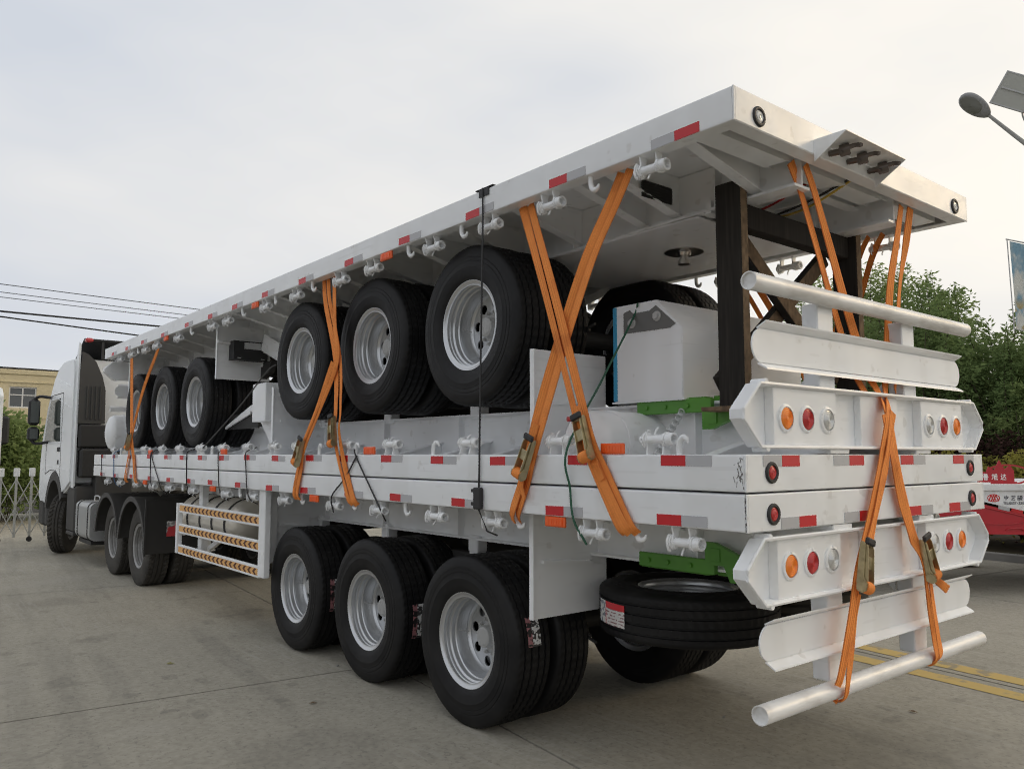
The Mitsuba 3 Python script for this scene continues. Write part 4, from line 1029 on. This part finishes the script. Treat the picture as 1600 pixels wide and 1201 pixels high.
# ------------------------------------------------------------------ red low-loader parked at the right, its lettering and flame sign
E1 = np.array([-.6325, -.7745, 0.0]); E2 = np.array([-.7745, .6325, 0.0]) * -1
RO = np.array([2.0, -6.56, 0.0])
RM = np.eye(4); RM[:3, 0], RM[:3, 1], RM[:3, 2], RM[:3, 3] = E1, E2, [0, 0, 1], RO      # x right along it, y away from the camera
if np.linalg.det(RM[:3, :3]) < 0:
    RM[:3, 1] *= -1
away = 1 if (RM[:3, 1] @ np.array([.7745, -.6325, 0])) > 0 else -1
yy = lambda a, b: sorted((away * a, away * b))
rt = thing('red_trailer', 'red low-loader trailer with a white lettered side board parked at the right', 'trailer')
RA = lambda nm, sh, lab=None: part(rt, nm, sh, RM, lab)
RA('deck_rail', S([bx(-2.2, 5.2, *yy(0, .08), 1.285, 1.365, .006), bx(-2.2, 5.2, *yy(2.3, 2.38), 1.285, 1.365, .006), bx(-2.2, 5.2, *yy(.08, 2.3), 1.30, 1.335)], 'white_paint'))
RA('lettered_board', S(prism(Polygon([(-.02, 1.283), (-.02, 1.16), (.75, .985), (5.2, .985), (5.2, 1.283)]), 'y', *yy(.03, .045)), 'white_paint'))
neck = Polygon([(-1.6, 1.283), (-.025, 1.283), (-.025, 1.13), (.75, .945), (5.2, .945), (5.2, .70), (-.25, .765), (-.95, .86), (-1.6, 1.05)])
RA('side_beam', S([prism(neck, 'y', *yy(.02, .06)), prism(neck, 'y', *yy(2.2, 2.24)), bar((-.25, away * .02, .775), (5.2, away * .02, .71), .05, .03, up=(0, 0, 1))], 'red_paint'))
RA('panel_seam', S([tube([(-.05, away * .012, 1.10), (.30, away * .012, 1.02), (.62, away * .012, .945)], .007, 6, 4), tube([(-.3, away * .012, .90), (.1, away * .012, .88), (.42, away * .012, .885), (.56, away * .012, .95)], .006, 6, 4), tube([(.28, away * .010, .805), (.33, away * .004, .825), (.45, away * .004, .825), (.5, away * .010, .80)], .008, 6, 3)], 'red_paint', 40))
for i in range(4):
    RA('red_reflector' if i % 2 else 'silver_reflector', S(bar((.20 + .16 * i, away * .017, 1.085 - .036 * i), (.34 + .16 * i, away * .017, 1.053 - .036 * i), .004, .045, up=(0, 0, 1)), 'tape_red' if i % 2 else 'tape_silver'))
for x in (2.6, 3.9):
    for y in (.35, 2.0):
        W = RM @ tr(x, away * y, .54)
        kk = numbered(rt + '__wheel'); part(kk, 'tyre', TYRE, W); part(kk, 'rim', RIM, W)
for x in (-1.9,):
    RA('support_leg', S([bx(x - .06, x + .06, *yy(.5 + d, .62 + d), .02, 1.28) for d in (0, 1.2)], 'frame_dark'))
RA('timber_block', S([bx(.35, 1.4, *yy(2.6, 2.9), .02, .22)], 'kerb_stone'))
RA('frame_beam', S([bx(-1.5, 5.2, *yy(.7, .8), .74, 1.28), bx(-1.5, 5.2, *yy(1.5, 1.6), .74, 1.28)], 'frame_dark'))
zhong = [[(.15, .75), (.85, .75), (.80, .42), (.18, .42), (.15, .75)], [(.5, 1), (.5, 0)]]
yi = [[(.05, .82), (.95, .82)], [(.3, .98), (.32, .68)], [(.7, .98), (.68, .68)], [(.2, .55), (.8, .55), (.25, .18), (.3, .06), (.85, .06), (.92, .22)]]
shuo = [[(.0, .88), (.42, .88)], [(.22, .88), (.05, .5)], [(.12, .5), (.38, .5), (.38, .15), (.12, .15), (.12, .5)], [(.5, .92), (1, .92)], [(.72, .92), (.66, .78)], [(.55, .74), (.95, .74), (.95, .28)], [(.55, .74), (.55, .28)], [(.75, .64), (.74, .3), (.5, .02)], [(.78, .25), (1, .03)]]
feng = [[(.1, .82), (.9, .82)], [(.16, .58), (.84, .58)], [(.03, .33), (.97, .33)], [(.5, 1), (.5, 0)]]
lu = [[(.4, 1), (.15, .82)], [(.35, .93), (.7, .93), (.6, .82)], [(.2, .82), (.8, .82), (.8, .56), (.2, .56), (.2, .82)], [(.2, .69), (.8, .69)], [(.5, .82), (.5, .56)], [(.02, .46), (.98, .46)], [(.25, .36), (.75, .36), (.75, .02), (.25, .02), (.25, .36)], [(.25, .19), (.75, .19)]]
xu = [[(.02, .72), (.48, .72), (.44, .2), (.52, .06), (.98, .06), (.98, .2)], [(.25, 1), (.22, .4), (.02, .08)], [(.6, .9), (.92, .9), (.92, .35), (.6, .35), (.6, .9)], [(.6, .62), (.92, .62)]]
da = [[(.1, .95), (.2, .8)], [(.03, .62), (.2, .62), (.2, .2), (.02, .05)], [(.18, .18), (.4, .06), (1, .04)], [(.35, .74), (.98, .74)], [(.66, .98), (.62, .55), (.35, .26)], [(.68, .6), (.95, .26)]]


def write(parent, glyphs, x0, z0, size, gap, m, name='lettering', y=.026, shear=0.0):
    out = []
    for i, gl in enumerate(glyphs):
        sh = affinity.translate(affinity.skew(strokes(gl, size, size * .11), shear, 0, origin=(0, 0)), x0 + i * (size + gap), z0)
        out.append(prism(sh, 'y', *yy(y - .003, y)))
    part(parent, name, S(out, m), RM)


write(rt, [zhong, yi, shuo, feng], .275, 1.165, .062, .022, 'lettering_dark', y=.0295, shear=8)
ell = affinity.scale(Point(0, 0).buffer(1, 20), .078, .048)
RA('emblem', S([prism(affinity.translate(ell.difference(ell.buffer(-.010)), .155, 1.195), 'y', *yy(.0265, .0295))] + [prism(affinity.translate(unary_union([LineString([(d - .03, -.035), (d, .035), (d + .03, -.035)]).buffer(.006) for d in (-.03, 0, .03)]), .155, 1.195), 'y', *yy(.0265, .0295))], 'lettering_red'))
tel = meshkit.text_mesh('TEL:0537-3208588', .030, .003, bold=True)
v = tel.vertices.copy()
tel = trimesh.Trimesh(np.stack([v[:, 0] * .86 + .27, away * (.0295 - v[:, 2] * 1.0), v[:, 1] + 1.118], -1), tel.faces, process=False)
RA('phone_number', S(tel, 'lettering_dark'))
fs = thing('flame_sign', 'red flame-shaped metal sign with white characters standing on the red trailer', 'sign')
flame = Polygon([(-.50, .02), (-.50, .18), (-.36, .16), (-.33, .24), (-.24, .19), (-.16, .33), (-.08, .20), (.0, .26), (.06, .18), (.06, .02)])
oval = affinity.translate(affinity.scale(Point(0, 0).buffer(1, 24), .36, .145), -.04, .125)
arc = oval.difference(oval.buffer(-.022)).difference(sbox(-2, -2, -.36, 2))
part(fs, 'plate', S([prism(unary_union([flame, arc, sbox(-.30, -.01, .1, .03)]), 'y', *yy(.10, .108))], 'red_paint'), RM @ tr(.42, 0, 1.365) @ np.diag([.82, 1, .9, 1]))
for i, gl in enumerate((lu, xu, da)):
    sh = affinity.translate(strokes(gl, .085, .010), -.42 + i * .135, .055)
    part(fs, 'character', S(prism(sh, 'y', *yy(.096, .0995)), 'lettering_white'), RM @ tr(.42, 0, 1.365) @ np.diag([.82, 1, .9, 1]))

# ------------------------------------------------------------------ street lamp with solar panel, and banner
SLX = np.array([2.63, -11.18]); sr = np.array([-.6325, -.7745])
lp = thing('street_lamp', 'grey street lamp with an oval lamp head and a tilted solar panel', 'street lamp')
LM = np.eye(4); LM[:3, 0] = [-sr[0], -sr[1], 0]; LM[:3, 1] = [sr[1], -sr[0], 0]; LM[:3, 3] = [SLX[0], SLX[1], 0]   # x towards the left of the picture
LA = lambda nm, sh: part(lp, nm, sh, LM)
LA('pole', S([cyl((0, 0, .05), (0, 0, 7.75), .10, 24, .060), cyl((0, 0, .05), (0, 0, .10), .2, 20), cyl((0, 0, 7.45), (0, 0, 7.75), .075, 20)], 'pole_grey', 40))
LA('arm', S(tube([(0, 0, 6.92), (.32, -.02, 7.20), (.76, -.03, 7.58)], [.040, .028], 10, 5), 'pole_grey', 40))
hp = smooth_path([(0, .02), (.06, .07), (.18, .115), (.34, .135), (.48, .12), (.57, .07), (.60, .005)], 5)
head = lathe([(a, b) for a, b in hp], 28, 'x'); head.vertices[:, 2] *= .55; head.vertices[:, 1] *= 1.28
HM = tr(.72, -.03, 7.54) @ rot('y', -38) @ rot('x', 26)
LA('lamp_head', S(mv(head, HM), 'lamp_shell', 40))
gls = lathe([(0.0, .1), (-.02, .085), (-.03, 1e-4)], 24, 'z'); gls.vertices[:, 0] = gls.vertices[:, 0] * 2.05 + .37; gls.vertices[:, 1] *= 1.3; gls.vertices[:, 2] -= .056
LA('lamp_glass', S(mv(gls, HM), 'lens_grey', 40))
pc = [(.10, -.2, 8.36), (.46, -.35, 7.92), (.02, -.62, 7.50), (-.40, -.45, 7.95)]
PMx = np.array(pc); cen = PMx.mean(0); nn = np.cross(PMx[1] - PMx[0], PMx[3] - PMx[0]); nn /= np.linalg.norm(nn)
pan = []
uu = np.array([-.22, .12, .44]); uu /= np.linalg.norm(uu); vv = np.array([-.60, .30, -.56]); vv -= uu * (vv @ uu); vv /= np.linalg.norm(vv); ww = np.cross(uu, vv)
PC = np.array([.78, .10, 7.74]) + uu * .27 + vv * .55
PM_ = np.eye(4); PM_[:3, 0], PM_[:3, 1], PM_[:3, 2], PM_[:3, 3] = uu, vv, ww, PC
LA('solar_panel', S([mv(bx(-.27, .27, -.53, .53, -.014, .014), PM_)], 'solar_back'))
LA('panel_frame', S([mv(m, PM_) for m in (bx(-.29, .29, -.55, -.53, -.02, .02), bx(-.29, .29, .53, .55, -.02, .02), bx(-.29, -.27, -.53, .53, -.02, .02), bx(.27, .29, -.53, .53, -.02, .02), bx(-.27, .27, -.012, .012, -.03, .03), bx(-.012, .012, -.5, .5, -.034, .034))], 'pole_grey'))
LA('panel_bracket', S([tube([(0, 0, 7.6), (-.05, .02, 7.8), (.10, .05, 7.72)], .03, 8, 4), tube([(0, 0, 7.3), (.14, .0, 7.45), (.2, .03, 7.62)], .014, 6, 4)], 'pole_grey', 40))
bn = thing('banner', 'tall blue and cream printed banner hanging beside the lamp post', 'banner')
ns, nt = 14, 20
ss, tt = np.meshgrid(np.linspace(0, 1, ns), np.linspace(0, 1, nt), indexing='ij')
bv = np.stack([.50 - .44 * ss - .03 * tt, -.02 + .025 * np.sin(ss * 7 + tt * 3) * tt, 5.34 - 1.50 * tt - .10 * ss], -1)
i, j = np.meshgrid(np.arange(ns - 1), np.arange(nt - 1), indexing='ij')
part(bn, 'cloth', S(tm(bv.reshape(-1, 3), np.stack([i * nt + j, (i + 1) * nt + j, (i + 1) * nt + j + 1, i * nt + j + 1], -1).reshape(-1, 4)), 'banner_cloth', True), LM)
part(bn, 'rod', S([tube([(.54, -.02, 5.38), (.50, -.02, 3.80)], .010, 6), tube([(.56, -.02, 5.375), (.0, -.02, 5.26)], .012, 6), tube([(.50, -.02, 3.83), (.0, -.02, 3.75)], .008, 6)], 'pole_grey', 40), LM)

# ------------------------------------------------------------------ trees, shrubs


def leaves(cent, size, r, droop=.3, aspect=2.6):
    n = len(cent)
    d = r.normal(size=(n, 3)); d[:, 2] = d[:, 2] * .6 + .15 - droop; d /= np.linalg.norm(d, axis=1, keepdims=True)
    s = np.cross(d, r.normal(size=(n, 3))); s /= np.linalg.norm(s, axis=1, keepdims=True)
    sz = size * r.uniform(.6, 1.3, (n, 1))
    a, b = cent, cent + d * sz
    m1 = cent + d * sz * .45 + s * sz / aspect / 2
    m2 = cent + d * sz * .45 - s * sz / aspect / 2
    v = np.stack([a, m1, b, m2], 1).reshape(-1, 3)
    q = np.arange(n)[:, None] * 4 + np.array([0, 1, 2, 3])
    return tm(v, q)


def shoots(base, tip, r, n, spread):
    """Leaf positions strung along upright shoots."""
    t = r.uniform(0, 1, (n, 1)) ** .8
    w = spread * (1.1 - t ** 3)
    return base + (tip - base) * t + r.normal(size=(n, 3)) * w * [1, 1, .6]


def tree(label, x, y, h, rad, m, seed, nsh=26, per=360, size=.10, trunk=.10, low=.25):
    r = np.random.default_rng(seed)
    k = thing('tree', label, 'tree', None)
    base = np.array([x, y, .05])
    tops, c, limbs = [], [], []
    for i in range(nsh):
        a = r.uniform(0, 2 * PI); q = rad * math.sqrt(r.uniform(0, 1))
        hh = h * (1 - .30 * (q / rad) ** 2) * r.uniform(.76, 1.0)
        lo = np.array([x + q * .5 * math.cos(a), y + q * .5 * math.sin(a), h * low * r.uniform(.6, 1.3)])
        hi = np.array([x + q * math.cos(a), y + q * math.sin(a), hh])
        mid_p = lo * .5 + hi * .5
        limbs.append(tube(smooth_path([base + [0, 0, h * .12], lo, mid_p + r.normal(0, .12, 3), hi], 5), [trunk * .5, .004], 5))
        c.append(shoots(lo + (hi - lo) * .12, hi, r, per, .13 * rad))
        for b in range(4):
            t = r.uniform(.3, .95); st = lo + (hi - lo) * t
            en = st + np.array([r.normal(0, .28), r.normal(0, .28), r.uniform(.15, .6)]) * rad * .55
            c.append(shoots(st, en, r, per // 5, .05 * rad + .03))
    part(k, 'trunk', S([tube([base - [0, 0, .1], base + [.02, .03, h * .10], base + [0, 0, h * .2]], [trunk * 1.2, trunk * .8], 9)] + limbs, 'bark', 50))
    part(k, 'crown', S(leaves(np.vstack(c), size, r), m))
    return k


def shrub(name, label, x, y, h, rx, ry, m, seed, n=3600, size=.075, group=None, z=.06):
    r = np.random.default_rng(seed)
    k = thing(name, label, 'shrub', group)
    c, st = [], []
    for i in range(26):
        a = r.uniform(0, 2 * PI); q = math.sqrt(r.uniform(0, 1))
        hi = np.array([x + rx * q * math.cos(a), y + ry * q * math.sin(a), z + h * (1 - .25 * q * q) * r.uniform(.7, 1.0)])
        lo = np.array([x + rx * .35 * q * math.cos(a), y + ry * .35 * q * math.sin(a), z])
        c.append(shoots(lo * .75 + hi * .25, hi, r, n // 26, .13 * h))
        st.append(tube([lo, (lo + hi) / 2 + r.normal(0, .03, 3), hi], [.012, .003], 4))
    c = np.vstack(c); c[:, 2] = np.maximum(c[:, 2], z + .02)
    part(k, 'stems', S(st, 'bark'))
    part(k, 'foliage', S(leaves(c, size, r, .0, 2.0), m))


tree('feathery green tree half hidden behind the upper bumper, leftmost of the row', 7.7, -15.2, 6.9, 2.6, 'leaf_mid', 11, size=.12, nsh=56)
tree('tall dark green tree with upright shoots rising over the bumper pipe', 5.3, -14.0, 5.9, 1.9, 'leaf_dark', 12, nsh=64, low=.15)
tree('dark green tree beside the banner, lower than its left neighbour', 3.9, -13.7, 4.95, 1.7, 'leaf_dark', 13, nsh=58, low=.15)
tree('mid green bushy tree behind the banner at the right edge', 2.2, -14.2, 4.5, 1.9, 'leaf_mid', 14, nsh=48, low=.15)
tree('low green tree seen between the bumper legs', 9.9, -15.0, 4.1, 2.1, 'leaf_mid', 15, size=.12, nsh=34)
tree('mid green bushy low tree in front of the dark ones', 3.4, -13.0, 3.5, 1.15, 'leaf_mid', 16, nsh=44, low=.10)
tree('green low tree behind the legs of the raised bumper', 6.6, -13.6, 3.5, 1.6, 'leaf_mid', 17, nsh=44, low=.10)
tree('green tree past the right edge of the row', .2, -14.6, 4.6, 1.9, 'leaf_dark', 18, nsh=20)


def hedge(name, label, cat_, pts, h, rx, m, seed, n, size):
    r = np.random.default_rng(seed)
    c = []
    for x, y in pts:
        for i in range(22):
            a = r.uniform(0, 2 * PI); q = math.sqrt(r.uniform(0, 1))
            hi = np.array([x + rx * q * math.cos(a), y + rx * .8 * q * math.sin(a), h * (1 - .2 * q * q) * r.uniform(.75, 1.0)])
            lo = np.array([x + rx * .4 * q * math.cos(a), y + rx * .4 * q * math.sin(a), .1])
            c.append(shoots(lo * .7 + hi * .3, hi, r, n, .12 * h))
    c = np.vstack(c); c[:, 2] = np.maximum(c[:, 2], .09)
    k = setting(name, S(leaves(c, size, r, .0, 2.0), m), 'stuff', label=label, category=cat_)


hedge('golden_hedge', 'yellow-green hedge behind the red trailer', 'hedge', [(6.9 - .8 * i, -11.55 + .10 * i) for i in range(12)], 1.95, .62, 'leaf_golden', 40, 190, .085)
hedge('purple_hedge', 'dark purple-leaved hedge between the golden hedge and the trees', 'hedge', [(7.2 - 1.0 * i, -12.5 + .12 * i) for i in range(10)], 2.45, .70, 'leaf_purple', 60, 170, .09)

# ------------------------------------------------------------------ far left: building, shrubs, gate, another truck, wires
bd = thing('yellow_building', 'flat-roofed yellow building far behind the truck', 'building')
BM = tr(42.6, 0, 0)
part(bd, 'wall', S([bx(0, 9, -16, 2.2, -.3, 3.95), bx(0, 9, -16, 2.2, 4.97, 5.55)] + [bx(0, 9, a, b, 3.95, 4.97) for a, b in ((-16, -9.5), (-8.2, -5.6), (-4.2, -2.45), (-1.30, .6), (1.75, 2.2))] + [bx(.3, 9, -16, 2.2, 3.95, 4.97)], 'yellow_wall'), BM)
part(bd, 'parapet', S([bx(-.06, 9, -16, 2.3, 5.55, 5.78, .02)], 'yellow_wall'), BM)
part(bd, 'string_course', S([bx(-.05, 0, -16, 2.2, 5.16, 5.22), bx(-.04, 0, -16, 2.2, 3.45, 3.5)], 'yellow_wall'), BM)
for a, b in ((-9.5, -8.2), (-5.6, -4.2), (-2.45, -1.30), (.6, 1.75)):
    kk = part(bd, 'window', S([bx(.06, .12, a, b, 3.95, 4.02), bx(.06, .12, a, b, 4.90, 4.97), bx(.06, .12, a, a + .06, 4.02, 4.90), bx(.06, .12, b - .06, b, 4.02, 4.90), bx(.06, .12, (a + b) / 2 - .03, (a + b) / 2 + .03, 4.02, 4.90), bx(.06, .12, a, b, 4.55, 4.60)], 'window_frame_white'), BM)
    part(kk, 'pane', S(bx(.09, .10, a + .05, b - .05, 4.0, 4.92), 'window_glass'), BM)
part(bd, 'roof_pipe', S([tube([(.5, -16, 5.85), (.5, -6, 5.83), (.5, -1.9, 5.88), (.5, 2, 5.84)], .05, 6), tube([(-.04, -3.6, 3.0), (-.04, -3.6, 5.5)], .04, 6)], 'dark_grey'), BM)
for i, (x, y, h, rr, m) in enumerate([(25, 1.0, 3.5, 1.5, 'leaf_mid'), (25.5, -1.2, 3.3, 1.5, 'leaf_dark'), (26, 3.2, 3.2, 1.5, 'leaf_mid'), (25.2, -3.4, 3.4, 1.4, 'leaf_mid'), (27, -5.8, 3.2, 1.5, 'leaf_dark')]):
    shrub('green_bush', ('tall green bush beyond the gate, left of the cab mirror', 'tall green bush beyond the gate behind the cab mirror', 'green bush beyond the gate at the left edge', 'green bush behind the truck cab', 'green bush far behind the truck cab')[i], x, y, h, rr, rr, m, 80 + i, n=9000, size=.16, z=-.15)
gt = thing('folding_gate', 'grey folding lattice gate on small wheels at the left', 'gate')
gx, zb = 18.0, float(gz(18.0)) + .03
for i in range(22):
    y = -2.2 + .285 * i
    part(gt, 'upright', S([bx(gx - .03, gx + .03, y - .022, y + .022, zb + .1, zb + 1.42, .004)], 'gate_steel'))
    part(gt, 'cap', S(bx(gx - .04, gx + .04, y - .055, y + .055, zb + 1.38, zb + 1.56, .01), 'white_paint'))
    if i % 2 == 0:
        part(gt, 'castor', S([cyl((gx - .02, y, zb + .05), (gx + .02, y, zb + .05), .055, 14), bx(gx - .03, gx + .03, y - .02, y + .02, zb + .05, zb + .14)], 'black_plastic', 40))
    if i < 21:
        part(gt, 'lattice', S([bar((gx + d, y + a * .285, zb + z0), (gx + d, y + (1 - a) * .285, zb + z0 + .58), .016, .034, up=(1, 0, 0)) for z0 in (.12, .74) for a, d in ((0, -.034), (1, .034))], 'gate_steel'))
ot = thing('white_truck', 'white truck cab parked beyond the gate, cut off by the left edge', 'truck')
op = Polygon([(21.5, .9), (21.5, 3.2), (21.8, 3.42), (23.3, 3.3), (23.9, 2.4), (24.05, .7), (23.0, .7), (22.9, 1.0)]).buffer(-.08).buffer(.08)
part(ot, 'cab', S([prism(op, 'y', 1.43, 3.83), prism(op.buffer(-.03), 'y', 1.40, 3.86)], 'cab_white', 25))
part(ot, 'side_window', S(prism(Polygon([(22.4, 2.0), (23.7, 2.0), (23.2, 2.9), (22.5, 2.9)]), 'y', 1.385, 1.398), 'cab_glass'))
part(ot, 'mirror', S([bx(23.2, 23.4, 1.03, 1.27, 2.0, 2.75, .05), tube([(23.3, 1.45, 2.8), (23.3, 1.15, 2.8), (23.3, 1.15, 2.7)], .02, 6)], 'black_plastic', 30))
part(ot, 'fender', S([bx(21.4, 22.3, 1.4, 3.6, .5, .9, .04)], 'dark_grey'))
for y in (1.70, 3.55):
    W = tr(22.95, y, .40) @ (rot('z', 180) if y < 2 else np.eye(4))
    kk = numbered(ot + '__wheel'); part(kk, 'tyre', LUGTYRE, W); part(kk, 'rim', RIM, W)
for i, (z, dz, r_) in enumerate([(7.18, -.0, .014), (6.92, -.0, .012), (6.76, .0, .012), (6.30, .12, .032), (6.13, -.22, .026), (4.52, .02, .012)]):
    y = np.linspace(14, -22, 25)
    q = (y - .9) / -6.4
    zz = z + dz * q * (1 if i != 4 else 1.0) - .12 * q + .03 * ((y + 4) / 18) ** 2 * 4 - .03 * ((.9 + 4) / 18) ** 2 * 4
    single('power_line', S(tube(np.stack([28.0 - .1 * q + 0 * y, y, zz], -1), r_, 5), 'black_plastic'), ('uppermost thin wire crossing the sky', 'second thin wire from the top', 'third thin wire from the top', 'thick black cable crossing behind the cab', 'black cable just below the thick one, sloping down', 'lowest thin wire, just above the yellow building')[i], 'wire')
